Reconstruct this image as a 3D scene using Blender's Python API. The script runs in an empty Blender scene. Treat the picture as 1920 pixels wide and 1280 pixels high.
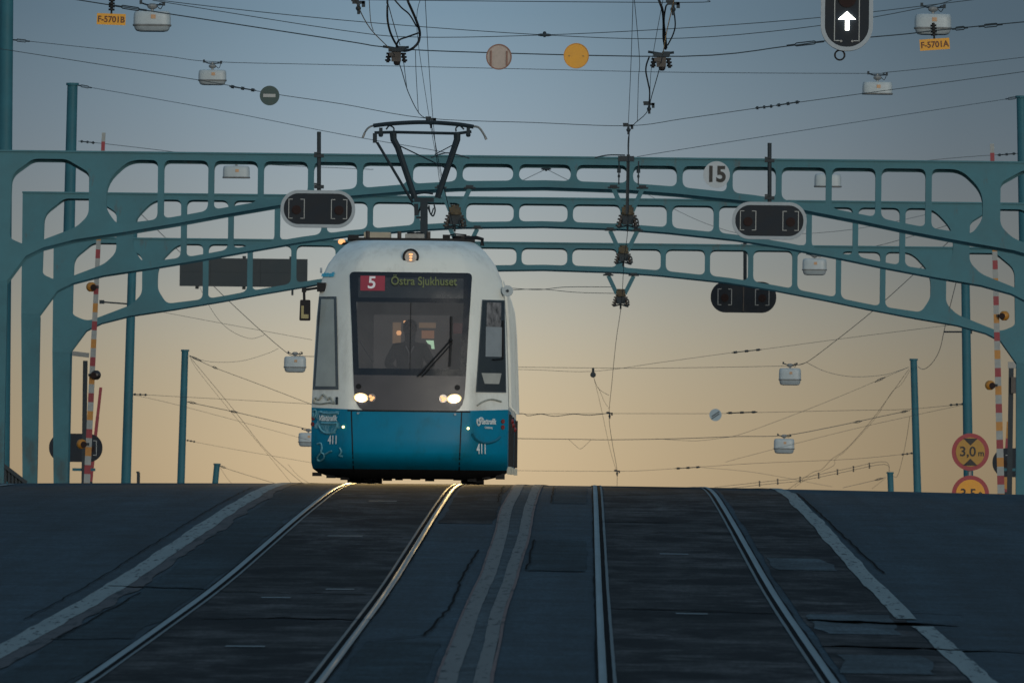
import bpy, math, random
from mathutils import Vector, Matrix, Euler
from mathutils.geometry import tessellate_polygon
random.seed(7)
R = math.radians
sc = bpy.context.scene
COL = sc.collection

# ------------------------------------------------------------------ camera, sky, sun, exposure
F = 30000.0                                   # focal length in photograph pixels: a very long telephoto
CAM = Vector((0, 0, 2.44))
cam_d = bpy.data.cameras.new('camera'); cam = bpy.data.objects.new('camera', cam_d); COL.objects.link(cam)
cam_d.sensor_width = 36; cam_d.lens = F / 1920 * 36; cam_d.clip_start = 1; cam_d.clip_end = 9000
cam_d.dof.use_dof = True; cam_d.dof.focus_distance = 214; cam_d.dof.aperture_fstop = 26
MR = Euler((R(90) + 658.5 / F, 0, 140.6 / F), 'XYZ').to_matrix() @ Matrix.Rotation(.0115, 3, 'Z')
cam.matrix_world = Matrix.Translation(CAM) @ MR.to_4x4()
sc.camera = cam

def srgb(r, g, b):
    f = lambda c: (c / 255) / 12.92 if c / 255 <= .04045 else ((c / 255 + .055) / 1.055) ** 2.4
    return (f(r), f(g), f(b), 1)

world = bpy.data.worlds.new("World"); sc.world = world; world.use_nodes = True
def build_world():
    nt = world.node_tree; N = nt.nodes; L = nt.links; N.clear()
    def node(t, **k):
        n = N.new(t)
        for a, b in k.items(): setattr(n, a, b)
        return n
    def math_(op, a, b=None, clamp=False):
        n = node('ShaderNodeMath', operation=op, use_clamp=clamp)
        for i, v in enumerate((a, b)):
            if v is None: continue
            if hasattr(v, 'links'): L.new(v, n.inputs[i])
            else: n.inputs[i].default_value = v
        return n.outputs[0]
    def maprange(v, a, b, c=0., d=1., smooth=False):
        n = node('ShaderNodeMapRange', interpolation_type='SMOOTHSTEP' if smooth else 'LINEAR')
        L.new(v, n.inputs[0])
        for i, q in enumerate((a, b, c, d)): n.inputs[i + 1].default_value = q
        return n.outputs[0]
    def mix(f, a, b, typ='MIX'):
        n = node('ShaderNodeMix', data_type='RGBA', blend_type=typ)
        for i, v in ((0, f), (6, a), (7, b)):
            if hasattr(v, 'links'): L.new(v, n.inputs[i])
            else: n.inputs[i].default_value = v
        return n.outputs[2]
    tc = node('ShaderNodeTexCoord'); sep = node('ShaderNodeSeparateXYZ'); L.new(tc.outputs['Generated'], sep.inputs[0])
    x, y, z = sep.outputs
    # low dusk band in front: peach at the skyline, grey, then slate blue
    ramp = node('ShaderNodeValToRGB'); ramp.color_ramp.interpolation = 'B_SPLINE'
    L.new(maprange(z, 0, .06), ramp.inputs[0])
    pts = [(.000, (196, 166, 128)), (.013, (204, 178, 141)), (.0167, (201, 179, 146)), (.0200, (195, 179, 152)), (.0230, (185, 177, 160)),
           (.0265, (166, 168, 163)), (.0325, (145, 157, 166)), (.0375, (132, 151, 165)), (.0425, (117, 139, 155)), (.06, (92, 122, 145))]
    el = ramp.color_ramp.elements
    while len(el) < len(pts): el.new(.5)
    for e, (p, c) in zip(el, pts): e.position = p / .06; e.color = srgb(*c)
    az = math_('DIVIDE', x, math_('MAXIMUM', y, .05))
    d = math_('ABSOLUTE', math_('SUBTRACT', az, -.0108))
    fr = node('ShaderNodeValToRGB'); L.new(maprange(d, 0, .06), fr.inputs[0]); fr.color_ramp.interpolation = 'B_SPLINE'
    fp = [(0, 1.10), (.008, .99), (.0163, .77), (.0263, .59), (.0335, .48), (.05, .40), (.06, .38)]
    fe = fr.color_ramp.elements
    while len(fe) < len(fp): fe.new(.5)
    for e, (p, c) in zip(fe, fp): e.position = p / .06; e.color = (c / 1.2,) * 3 + (1,)
    fall = math_('MULTIPLY', fr.outputs[0], 1.2)
    glow = mix(1.0, ramp.outputs[0], (1.0, 1.03, 1.035, 1), 'MULTIPLY')
    vm = node('ShaderNodeVectorMath', operation='SCALE'); L.new(glow, vm.inputs[0]); L.new(fall, vm.inputs['Scale'])
    up = mix(maprange(z, .05, .4, smooth=True), vm.outputs[0], UPPER)
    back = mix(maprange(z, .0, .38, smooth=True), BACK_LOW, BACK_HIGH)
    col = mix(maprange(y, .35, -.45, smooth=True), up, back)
    sky = node('ShaderNodeTexSky', sky_type='NISHITA', sun_disc=False, sun_elevation=SUN_EL, sun_rotation=SUN_ROT, altitude=20)
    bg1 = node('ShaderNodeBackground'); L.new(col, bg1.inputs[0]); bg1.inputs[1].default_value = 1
    # the Nishita dusk adds its light from well above the horizon band only
    bg2 = node('ShaderNodeBackground'); L.new(sky.outputs[0], bg2.inputs[0])
    L.new(maprange(z, .08, .5, 0, .05, True), bg2.inputs[1])
    add = node('ShaderNodeAddShader'); L.new(bg1.outputs[0], add.inputs[0]); L.new(bg2.outputs[0], add.inputs[1])
    out = node('ShaderNodeOutputWorld'); L.new(add.outputs[0], out.inputs[0])
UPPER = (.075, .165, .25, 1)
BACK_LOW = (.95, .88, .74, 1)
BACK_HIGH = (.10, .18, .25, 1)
SUN_EL, SUN_AZ = R(10), R(160)               # the soft light comes from behind the camera, high on the evening sky
SUN_ROT = SUN_AZ
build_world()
sun_d = bpy.data.lights.new('sun', 'SUN'); sun = bpy.data.objects.new('sun', sun_d); COL.objects.link(sun)
sun_d.energy = 1.0; sun_d.angle = R(20); sun_d.color = (1, .93, .80)
sdir = Vector((math.sin(SUN_AZ) * math.cos(SUN_EL), math.cos(SUN_AZ) * math.cos(SUN_EL), math.sin(SUN_EL)))
sun.rotation_euler = sdir.to_track_quat('Z', 'Y').to_euler(); sun.location = (0, -50, 60)
sc.view_settings.view_transform = 'Standard'; sc.view_settings.look = 'None'
sc.view_settings.exposure = 0; sc.view_settings.gamma = 1

# ------------------------------------------------------------------ helpers
def P(px, py, s):
    """photo pixel + scale there (pixels per metre) -> world point"""
    d = MR @ Vector(((px - 960) / F, (640 - py) / F, -1))
    return CAM + d * (F / s / d.y)

def zroad(Y):
    """height of the road surface (world z) along the bridge approach"""
    if Y <= 101: return 2.44 + .075 + .0215 * (Y - 101)
    z = 2.44 + .075
    segs = [(101, 125, .0228, .0232), (125, 145, .0232, .0266), (145, 165, .0266, .0268), (165, 184, .0268, .0254), (184, 190, .0254, .0254), (190, 216, .0254, .0129),
            (216, 260, .0129, .0122), (260, 320, .0122, 0), (320, 380, 0, -.031), (380, 5000, -.031, -.031)]
    for a, b, s0, s1 in segs:
        t = min(Y, b) - a
        if t <= 0: break
        z += s0 * t + (s1 - s0) * t * t / (2 * (b - a))
    return z
XC = -.8
def road(X, Y): return zroad(Y) - .0011 * (X - XC) ** 2

def tag(o, label=None, cat=None, group=None, kind=None):
    if label: o['label'] = label
    if cat: o['category'] = cat
    if group: o['group'] = group
    if kind: o['kind'] = kind
    return o
def empty(name, loc, label, cat, group=None):
    o = bpy.data.objects.new(name, None); COL.objects.link(o); o.location = loc; o.empty_display_size = .2
    return tag(o, label, cat, group)

class MB:
    def __init__(s): s.v = []; s.f = []; s.m = []; s.cur = 0
    def add(s, vs, fs):
        b = len(s.v); s.v += [Vector(v) for v in vs]
        s.f += [tuple(i + b for i in f) for f in fs]; s.m += [s.cur] * len(fs); return s
    def box(s, c, d, rot=None):
        c = Vector(c); h = Vector(d) / 2; vs = []
        for sx in (-1, 1):
            for sy in (-1, 1):
                for sz in (-1, 1):
                    q = Vector((sx * h.x, sy * h.y, sz * h.z))
                    if rot: q = rot @ q
                    vs.append(c + q)
        return s.add(vs, [(0, 1, 3, 2), (4, 6, 7, 5), (0, 4, 5, 1), (2, 3, 7, 6), (0, 2, 6, 4), (1, 5, 7, 3)])
    def ring_loft(s, rings, cap=True, closed=False):
        n = len(rings[0]); vs = [p for r in rings for p in r]; fs = []
        m = len(rings)
        for i in range(m if closed else m - 1):
            for j in range(n):
                a = i * n + j; b = i * n + (j + 1) % n; i2 = (i + 1) % m
                fs.append((a, b, i2 * n + (j + 1) % n, i2 * n + j))
        if cap and not closed:
            fs.append(tuple(range(n))[::-1]); fs.append(tuple(range((m - 1) * n, m * n)))
        return s.add(vs, fs)
    def tube(s, pts, r, n=6, r2=None):
        pts = [Vector(p) for p in pts]; m = len(pts); rings = []
        for i, p in enumerate(pts):
            t = (pts[min(i + 1, m - 1)] - pts[max(i - 1, 0)]).normalized()
            up = Vector((0, 0, 1)) if abs(t.z) < .9 else Vector((0, 1, 0))
            a = t.cross(up).normalized(); b = a.cross(t)
            rr = r if r2 is None else r + (r2 - r) * i / (m - 1)
            rings.append([p + (a * math.cos(k * 2 * math.pi / n) + b * math.sin(k * 2 * math.pi / n)) * rr for k in range(n)])
        return s.ring_loft(rings)
    def bar(s, p0, p1, w, d):
        """square bar: w across, d deep"""
        p0 = Vector(p0); p1 = Vector(p1); t = (p1 - p0).normalized()
        b = Vector((0, 1, 0)); b = (b - t * b.dot(t)).normalized(); a = t.cross(b)
        q = [(-1, -1), (1, -1), (1, 1), (-1, 1)]
        return s.ring_loft([[p + a * (i * w / 2) + b * (j * d / 2) for i, j in q] for p in (p0, p1)])
    def disc(s, c, r, t, n=32, ax='Y', r2=None):
        """short cylinder about an axis; centre c, thickness t"""
        c = Vector(c); r2 = r if r2 is None else r2; rings = []
        for k, rr in ((-1, r), (1, r2)):
            ring = []
            for i in range(n):
                u, v = rr * math.cos(i * 2 * math.pi / n), rr * math.sin(i * 2 * math.pi / n)
                o = {'Y': (u, k * t / 2, v), 'Z': (u, v, k * t / 2), 'X': (k * t / 2, u, v)}[ax]
                ring.append(c + Vector(o))
            rings.append(ring)
        return s.ring_loft(rings)
    def ball(s, c, r, n=12, m=8, sq=(1, 1, 1)):
        c = Vector(c); rings = []
        for i in range(1, m):
            a = math.pi * i / m
            rings.append([c + Vector((r * sq[0] * math.sin(a) * math.cos(k * 2 * math.pi / n), r * sq[1] * math.sin(a) * math.sin(k * 2 * math.pi / n), r * sq[2] * math.cos(a))) for k in range(n)])
        return s.ring_loft(rings)
    def poly(s, loops, y0, y1, dz=0., dy_only=True):
        """extrude polygon-with-holes given in (x, z) from y0 to y1, back shifted down by dz"""
        allp = [p for l in loops for p in l]
        tris = tessellate_polygon([[Vector((p[0], p[1], 0)) for p in l] for l in loops])
        n = len(allp)
        vs = [Vector((p[0], y0, p[1])) for p in allp] + [Vector((p[0], y1, p[1] - dz)) for p in allp]
        fs = [tuple(t) for t in tris] + [tuple(i + n for i in t)[::-1] for t in tris]
        o = 0
        for l in loops:
            k = len(l)
            for i in range(k):
                a = o + i; b = o + (i + 1) % k
                fs.append((a, b, b + n, a + n))
            o += k
        return s.add(vs, fs)
    def build(s, name, mat, parent=None, smooth=False, origin=None):
        me = bpy.data.meshes.new(name)
        o = Vector(origin) if origin is not None else Vector((0, 0, 0))
        me.from_pydata([v - o for v in s.v], [], s.f)
        mats = mat if isinstance(mat, (list, tuple)) else [mat]
        for m in mats: me.materials.append(m)
        if len(mats) > 1: me.polygons.foreach_set('material_index', s.m)
        import bmesh
        b = bmesh.new(); b.from_mesh(me); bmesh.ops.recalc_face_normals(b, faces=b.faces); b.to_mesh(me); b.free()
        if smooth:
            me.polygons.foreach_set('use_smooth', [True] * len(me.polygons))
            me.set_sharp_from_angle(angle=R(38))
        ob = bpy.data.objects.new(name, me); COL.objects.link(ob); ob.location = o
        if parent: ob.parent = parent
        return ob

def spline(pts, sub=5):
    pts = [Vector(p) for p in pts]
    if len(pts) < 3: return pts
    out = []
    for i in range(len(pts) - 1):
        p0 = pts[max(i - 1, 0)]; p1 = pts[i]; p2 = pts[i + 1]; p3 = pts[min(i + 2, len(pts) - 1)]
        for k in range(sub):
            t = k / sub
            out.append(.5 * (2 * p1 + (p2 - p0) * t + (2 * p0 - 5 * p1 + 4 * p2 - p3) * t * t + (3 * p1 - p0 - 3 * p2 + p3) * t ** 3))
    out.append(pts[-1]); return out

def text(body, size, name, mat, parent, loc, bold=0., rot=(R(90), 0, 0), shear=0., align='CENTER', depth=.002, xs=1.):
    cu = bpy.data.curves.new(name, 'FONT'); cu.body = body; cu.size = size; cu.align_x = align; cu.align_y = 'CENTER'
    cu.offset = bold; cu.shear = shear; cu.extrude = depth
    t = bpy.data.objects.new(name, cu); COL.objects.link(t)
    dg = bpy.context.evaluated_depsgraph_get(); dg.update()
    me = bpy.data.meshes.new_from_object(t.evaluated_get(dg)); bpy.data.objects.remove(t)
    me.materials.clear(); me.materials.append(mat)
    o = bpy.data.objects.new(name, me); COL.objects.link(o); o.location = loc; o.rotation_euler = rot; o.scale = (xs, 1, 1)
    if parent: o.parent = parent
    return o

# ------------------------------------------------------------------ materials
MATS = {}
def mat(name, rgb, rough=.6, metal=0., spec=.5, var=.15, scale=3., bump=0., stain=None, emit=None, stretch=(1, 1, 1), coat=0.):
    """procedural paint / metal: base colour broken up by noise, optional stain colour in patches"""
    m = bpy.data.materials.new(name); m.use_nodes = True; nt = m.node_tree; N = nt.nodes; L = nt.links
    b = N['Principled BSDF']
    b.inputs['Roughness'].default_value = rough; b.inputs['Metallic'].default_value = metal
    b.inputs['Specular IOR Level'].default_value = spec; b.inputs['Coat Weight'].default_value = coat
    tc = N.new('ShaderNodeTexCoord'); mp = N.new('ShaderNodeMapping'); L.new(tc.outputs['Object'], mp.inputs[0])
    mp.inputs['Scale'].default_value = stretch
    n = N.new('ShaderNodeTexNoise'); n.inputs['Scale'].default_value = scale; n.inputs['Detail'].default_value = 6; n.inputs['Roughness'].default_value = .65
    L.new(mp.outputs[0], n.inputs[0])
    r = N.new('ShaderNodeValToRGB'); L.new(n.outputs[0], r.inputs[0])
    e = r.color_ramp.elements; e[0].position = .3; e[1].position = .7
    e[0].color = tuple(c * (1 - var) for c in rgb[:3]) + (1,); e[1].color = tuple(min(1, c * (1 + var)) for c in rgb[:3]) + (1,)
    out = r.outputs[0]
    if stain:
        sr, (lo, hi), ss, sst = stain
        mp2 = N.new('ShaderNodeMapping'); mp2.inputs['Scale'].default_value = sst; L.new(tc.outputs['Object'], mp2.inputs[0])
        n2 = N.new('ShaderNodeTexNoise'); n2.inputs['Scale'].default_value = ss; n2.inputs['Detail'].default_value = 8; n2.inputs['Roughness'].default_value = .7
        L.new(mp2.outputs[0], n2.inputs[0])
        mr = N.new('ShaderNodeMapRange'); L.new(n2.outputs[0], mr.inputs[0]); mr.inputs[1].default_value = lo; mr.inputs[2].default_value = hi
        mx = N.new('ShaderNodeMix'); mx.data_type = 'RGBA'; L.new(mr.outputs[0], mx.inputs[0]); L.new(out, mx.inputs[6]); mx.inputs[7].default_value = tuple(sr[:3]) + (1,)
        out = mx.outputs[2]
    L.new(out, b.inputs['Base Color'])
    rr = N.new('ShaderNodeMapRange'); L.new(n.outputs[0], rr.inputs[0]); rr.inputs[1].default_value = .3; rr.inputs[2].default_value = .7
    rr.inputs[3].default_value = max(.02, rough - .07); rr.inputs[4].default_value = min(1, rough + .07); L.new(rr.outputs[0], b.inputs['Roughness'])
    if bump:
        bp = N.new('ShaderNodeBump'); bp.inputs['Strength'].default_value = bump; bp.inputs['Distance'].default_value = .02
        L.new(n.outputs[0], bp.inputs['Height']); L.new(bp.outputs[0], b.inputs['Normal'])
    if emit:
        b.inputs['Emission Color'].default_value = tuple(emit[0][:3]) + (1,); b.inputs['Emission Strength'].default_value = emit[1]
    MATS[name] = m; return m

def glass_mat(name, tint, clear, rough=.05, base=(.02, .022, .025)):
    m = bpy.data.materials.new(name); m.use_nodes = True; nt = m.node_tree; N = nt.nodes; L = nt.links
    b = N['Principled BSDF']; b.inputs['Roughness'].default_value = rough
    tc = N.new('ShaderNodeTexCoord'); n = N.new('ShaderNodeTexNoise'); n.inputs['Scale'].default_value = 4; L.new(tc.outputs['Object'], n.inputs[0])
    r = N.new('ShaderNodeValToRGB'); L.new(n.outputs[0], r.inputs[0])
    r.color_ramp.elements[0].color = tuple(c * .8 for c in base) + (1,); r.color_ramp.elements[1].color = tuple(c * 1.2 for c in base) + (1,)
    L.new(r.outputs[0], b.inputs['Base Color'])
    t = N.new('ShaderNodeBsdfTransparent'); t.inputs[0].default_value = tuple(tint) + (1,)
    mx = N.new('ShaderNodeMixShader'); mx.inputs[0].default_value = clear
    L.new(b.outputs[0], mx.inputs[1]); L.new(t.outputs[0], mx.inputs[2]); L.new(mx.outputs[0], N['Material Output'].inputs[0])
    MATS[name] = m; return m

RUST = (.10, .045, .025)
TEAL = mat('teal bridge paint', (.044, .146, .182), .6, spec=.3, var=.14, scale=1.2, bump=.08, stain=(RUST, (.60, .78), 1.9, (1.2, 1.2, .45)))
TEALC = mat('weathered teal column paint', (.040, .134, .166), .65, spec=.3, var=.25, scale=.8, bump=.08, stain=((.055, .05, .045), (.56, .74), .9, (1, 1, .5)))
POLE = mat('teal pole paint', (.024, .112, .148), .6, spec=.25, var=.15, scale=1.5, stain=(RUST, (.70, .82), 2, (1, 1, .3)))
DARK = mat('dark weathered steel', (.018, .028, .036), .6, spec=.3, var=.35, scale=8)
WIRE = mat('weathered wire', (.040, .056, .066), .55, metal=.3, var=.2, scale=5)
BLACK = mat('matt black', (.007, .008, .010), .6, spec=.25, var=.3, scale=5)
RUBBER = mat('black rubber', (.010, .010, .011), .75, var=.3, scale=10)
SIGBLK = mat('signal backboard black', (.007, .013, .021), .6, spec=.25, var=.3, scale=4)
RIM = mat('pale grey signal rim', (.27, .32, .36), .5, var=.1, scale=6)
MARK = mat('white contrast mark', (.33, .35, .35), .6, var=.1, scale=12)
LENS = mat('unlit red lens', (.020, .011, .011), .5, spec=.1, var=.3, scale=20)
WHITE = mat('off white enamel', (.34, .40, .43), .45, var=.08, scale=5, stain=((.3, .3, .28), (.6, .85), 6, (1, 1, .3)))
DIFF = mat('lamp diffuser', (.28, .33, .36), .3, var=.08, scale=5)
GREYMET = mat('grey galvanised steel', (.20, .21, .21), .5, metal=.4, var=.2, scale=10)
INSUL = mat('brown porcelain insulator', (.020, .016, .016), .35, var=.4, scale=15)
OCHRE = mat('ochre weathered block', (.075, .056, .026), .7, var=.5, scale=14, stain=((.03, .03, .03), (.5, .6), 12, (1, 1, 1)))
RED = mat('red reflective paint', (.20, .010, .022), .5, var=.15, scale=6)
YEL = mat('yellow reflective paint', (.36, .155, .018), .5, var=.12, scale=6)
ORG = mat('orange yellow enamel', (.62, .29, .012), .5, var=.08, scale=6)
WSTR = mat('worn white paint', (.24, .26, .26), .6, var=.15, scale=9)
INK = mat('black lettering', (.012, .012, .012), .6, var=.1)

# ------------------------------------------------------------------ road, rails, markings
def asphalt(name, base, var, tint=None, streak=(1, .12, 1), fine=30, spec=.16, patchy=.35):
    m = bpy.data.materials.new(name); m.use_nodes = True; nt = m.node_tree; N = nt.nodes; L = nt.links
    b = N['Principled BSDF']; b.inputs['Roughness'].default_value = .85; b.inputs['Specular IOR Level'].default_value = spec
    tc = N.new('ShaderNodeTexCoord')
    def noise(scale, st, det=8, rough=.65):
        mp = N.new('ShaderNodeMapping'); mp.inputs['Scale'].default_value = st; mp.inputs['Location'].default_value = (scale * 7.3, scale * 3.1, 0); L.new(tc.outputs['Object'], mp.inputs[0])
        n = N.new('ShaderNodeTexNoise'); n.inputs['Scale'].default_value = scale; n.inputs['Detail'].default_value = det; n.inputs['Roughness'].default_value = rough
        L.new(mp.outputs[0], n.inputs[0]); return n.outputs[0]
    def ramp(v, lo, hi, a, c):
        r = N.new('ShaderNodeMapRange'); L.new(v, r.inputs[0])
        for i, q in enumerate((lo, hi, a, c)): r.inputs[i + 1].default_value = q
        return r.outputs[0]
    def mul(a, c):
        n = N.new('ShaderNodeMath'); n.operation = 'MULTIPLY'; L.new(a, n.inputs[0]); L.new(c, n.inputs[1]); return n.outputs[0]
    big = ramp(noise(.5, (1, .10, 1)), .35, .65, 1 - patchy, 1 + patchy)
    st = ramp(noise(1.5, (1, .55, 1)), .34, .66, 1 - var, 1 + var)
    sp = ramp(noise(2.6, (1, .9, 1), 5, .7), .28, .44, 1 - min(.75, var * 1.1), 1)
    fi = ramp(noise(fine, (1, .05, 1), 3), .3, .7, .66, 1.34)
    wear = ramp(noise(.9, (2.6, .03, 1), 4), .35, .65, .78, 1.22)
    f = mul(mul(mul(big, st), mul(fi, wear)), sp)
    vm = N.new('ShaderNodeVectorMath'); vm.operation = 'SCALE'; vm.inputs[0].default_value = base; L.new(f, vm.inputs['Scale'])
    out = vm.outputs[0]
    if tint:
        mx = N.new('ShaderNodeMix'); mx.data_type = 'RGBA'
        L.new(ramp(noise(1.1, (1, .22, 1), 6, .7), .45, .57, 0, 1), mx.inputs[0]); L.new(out, mx.inputs[6])
        v2 = N.new('ShaderNodeVectorMath'); v2.operation = 'SCALE'; v2.inputs[0].default_value = tint; L.new(f, v2.inputs['Scale']); L.new(v2.outputs[0], mx.inputs[7])
        out = mx.outputs[2]
    L.new(out, b.inputs['Base Color'])
    bp = N.new('ShaderNodeBump'); bp.inputs['Strength'].default_value = .35; bp.inputs['Distance'].default_value = .01
    L.new(noise(45, (1, 1, 1), 2), bp.inputs['Height']); L.new(bp.outputs[0], b.inputs['Normal'])
    MATS[name] = m; return m
ASPH = asphalt('blue grey asphalt', (.0135, .0275, .0385), .32, patchy=.22, spec=.17)
BED = asphalt('stained trackbed asphalt', (.027, .027, .028), .85, tint=(.0035, .0028, .0035), patchy=.55, spec=.09)
PATCH = asphalt('dark patch asphalt', (.012, .023, .030), .45, spec=.11)
PATCHL = asphalt('pale worn asphalt', (.028, .041, .049), .45)
SEAM = mat('tar seam', (.007, .008, .009), .95, var=.3, scale=4, spec=.02)

def ysteps(a, b, st):
    n = max(1, int((b - a) / st)); return [a + (b - a) * i / n for i in range(n + 1)]
def strip(x0, x1, ya, yb, lift, st=1.5, jit=0., seed=0, nx=1, wob=0., wl=9.):
    """sheet following the road; edges may waver (jit = ragged edge, wob = drift with wavelength wl)"""
    mb = MB(); vs = []; fs = []; ys = ysteps(ya, yb, st); k = nx + 1
    def vn(y, sd, w):
        t = y / w + 1000; i = math.floor(t); f = t - i; f = f * f * (3 - 2 * f)
        g = lambda q: random.Random(q * 7919 + sd * 104729).uniform(-1, 1)
        return g(i) * (1 - f) + g(i + 1) * f
    for Y in ys:
        w = wob * 2.2 * vn(Y, seed, wl)
        a = x0 + w + jit * (.6 * vn(Y, seed + 50, 4.5) + .5 * vn(Y, seed + 51, 1.6)); c = x1 + w + jit * (.6 * vn(Y, seed + 52, 4.5) + .5 * vn(Y, seed + 53, 1.6))
        for i in range(k):
            X = a + (c - a) * i / nx; vs.append((X, Y, road(X, Y) + lift))
    for j in range(len(ys) - 1):
        for i in range(nx):
            q = j * k + i; fs.append((q, q + 1, q + k + 1, q + k))
    return mb.add(vs, fs)
ys = ysteps(-40, 200, 4)[:-1] + ysteps(200, 220, .5)[:-1] + ysteps(220, 700, 4)
xs = [-16 + 30.5 * i / 24 for i in range(25)]
mb = MB(); mb.add([(x, y, road(x, y)) for y in ys for x in xs],
                  [(j * 25 + i, j * 25 + i + 1, (j + 1) * 25 + i + 1, (j + 1) * 25 + i) for j in range(len(ys) - 1) for i in range(24)])
tag(mb.build('road', ASPH, smooth=True), 'dark blue grey asphalt road rising to a crest', kind='structure')
WATER = mat('river water', (.03, .05, .06), .15, var=.2, scale=.05, bump=.2)
mb = MB(); mb.add([(-6000, -2000, -22), (6000, -2000, -22), (6000, 8000, -22), (-6000, 8000, -22)], [(0, 1, 2, 3)])
tag(mb.build('water', WATER), 'grey river far below the bridge', kind='structure')

TRX = (-2.378, .86); G = .7175
for i, c in enumerate(TRX):
    tag(strip(c - G - .02, c + G + .02, -20, 420, .004, 1.2, .02, i + 1, 4).build('track_bed', BED), 'stained dark asphalt between the rails', kind='structure')
def shoulder(x0, x1, ya, yb, seed, m, name='asphalt_patch', lift=.004, jit=.03, st=1.0, label='patched strip of darker asphalt beside the rails'):
    tag(strip(x0, x1, ya, yb, lift, st, jit, seed).build(name, m), label, kind='structure')
STEEL = mat('polished rail steel', (.15, .16, .16), .36, metal=1, var=.15, scale=3, stretch=(1, .05, 1))
STEELD = mat('dull rail steel', (.09, .095, .095), .48, metal=1, var=.25, scale=3, stretch=(1, .05, 1))
for m_ in (STEEL, STEELD): m_.node_tree.nodes['Principled BSDF'].inputs['Specular Tint'].default_value = (.72, .74, .74, 1)
GROOVE = mat('rail groove grime', (.006, .006, .007), .95, var=.4, scale=6, spec=.02)
railtxt = ['outer left rail of the track under the tram', 'right rail of the tram track, gleaming by the wheels',
           'rail of the empty track nearest the white centre lines', 'rightmost rail, curving beside the right edge line']
k = 0
for c in TRX:
    for sgn in (-1, 1):
        x = c + sgn * G                       # gauge face; head lies outside it, lip inside
        r = empty('tram_rail', (x, 0, 0), 'polished grooved ' + railtxt[k], 'rail', 'tram rails set in the road'); k += 1
        o = sgn
        def rs(a, b, lift, nm, m, jit=.0015, crown=0.):
            lo, hi = sorted((x + o * a, x + o * b)); nx = 6 if crown else 1
            mb = strip(lo, hi, 40, 420, lift, 1.0, jit, k * 7 + int(a * 100), nx)
            if crown: mb.v = [v + Vector((0, 0, crown * (1 - (2 * (i % (nx + 1)) / nx - 1) ** 2))) for i, v in enumerate(mb.v)]
            mb.v = [v - Vector((x, 0, 0)) for v in mb.v]
            mb.build(nm, m, r, bool(crown))
        rs(-.008, .044, .010, 'rail_head', STEEL, .001, .004); rs(-.046, -.008, .008, 'groove', GROOVE, .006); rs(-.070, -.046, .010, 'guard_lip', STEELD, .002, .0015)
        rs(.044, .060, .008, 'sealing_strip', SEAM, .010)

def paint(name, col, lo, hi, hole=(.012, .017, .02), ss=9):
    return mat(name, col, .8, var=.14, scale=6.0, spec=.15, stretch=(1, .03, 1), stain=(hole, (lo, hi), ss, (1, .05, 1)))
PAINT = paint('worn white road paint', (.15, .185, .19), .565, .61, ss=20)
PAINTP = paint('pinkish worn road paint', (.050, .048, .052), .50, .62)
PAINTR = paint('faded reddish road paint', (.115, .080, .075), .54, .66)
PAINTG = paint('greyed road paint', (.105, .112, .112), .54, .66, ss=16)
def marking(x0, x1, ya, yb, seed, m, label, jit=.012, wob=.004, lift=.010, st=.8, nx=1, wl=9.):
    tag(strip(x0, x1, ya, yb, lift, st, jit, seed, nx, wob, wl).build('road_marking', m), label, kind='structure')
marking(-4.05, -3.86, 60, 330, 11, PAINT, 'worn white line left of the tram track', .016, .003)
marking(-3.90, -3.74, 60, 330, 11, PAINTP, 'dirty eroded side of the left white line', .05, .003, lift=.007)
marking(2.49, 2.66, 60, 121.5, 14, PAINT, 'worn white line right of the tracks', .016, .004)
marking(2.44, 2.60, 124.5, 330, 15, PAINT, 'worn white line right of the tracks', .016, .004)
marking(-.93, -.81, 60, 330, 16, PAINTG, 'wavering pale centre line', .006, .014, wl=18)
marking(-.70, -.60, 60, 330, 17, PAINTG, 'wavering pale centre line', .006, .016, wl=18)
marking(-.60, -.575, 60, 330, 17, PAINTR, 'reddish edge of the wavering centre line', .004, .016, lift=.008, wl=18)
marking(-.95, -.93, 60, 330, 16, PAINTR, 'reddish edge of the wavering centre line', .004, .014, lift=.008, wl=18)
marking(-.83, -.68, 60, 330, 18, MATS['pale worn asphalt'], 'worn asphalt between the centre lines', .006, .006, lift=.006)
for ya in (192, 202): marking(-7.50, -7.36, ya, ya + 4.5, ya, PAINT, 'short dashed lane line on the left lane')
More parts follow.
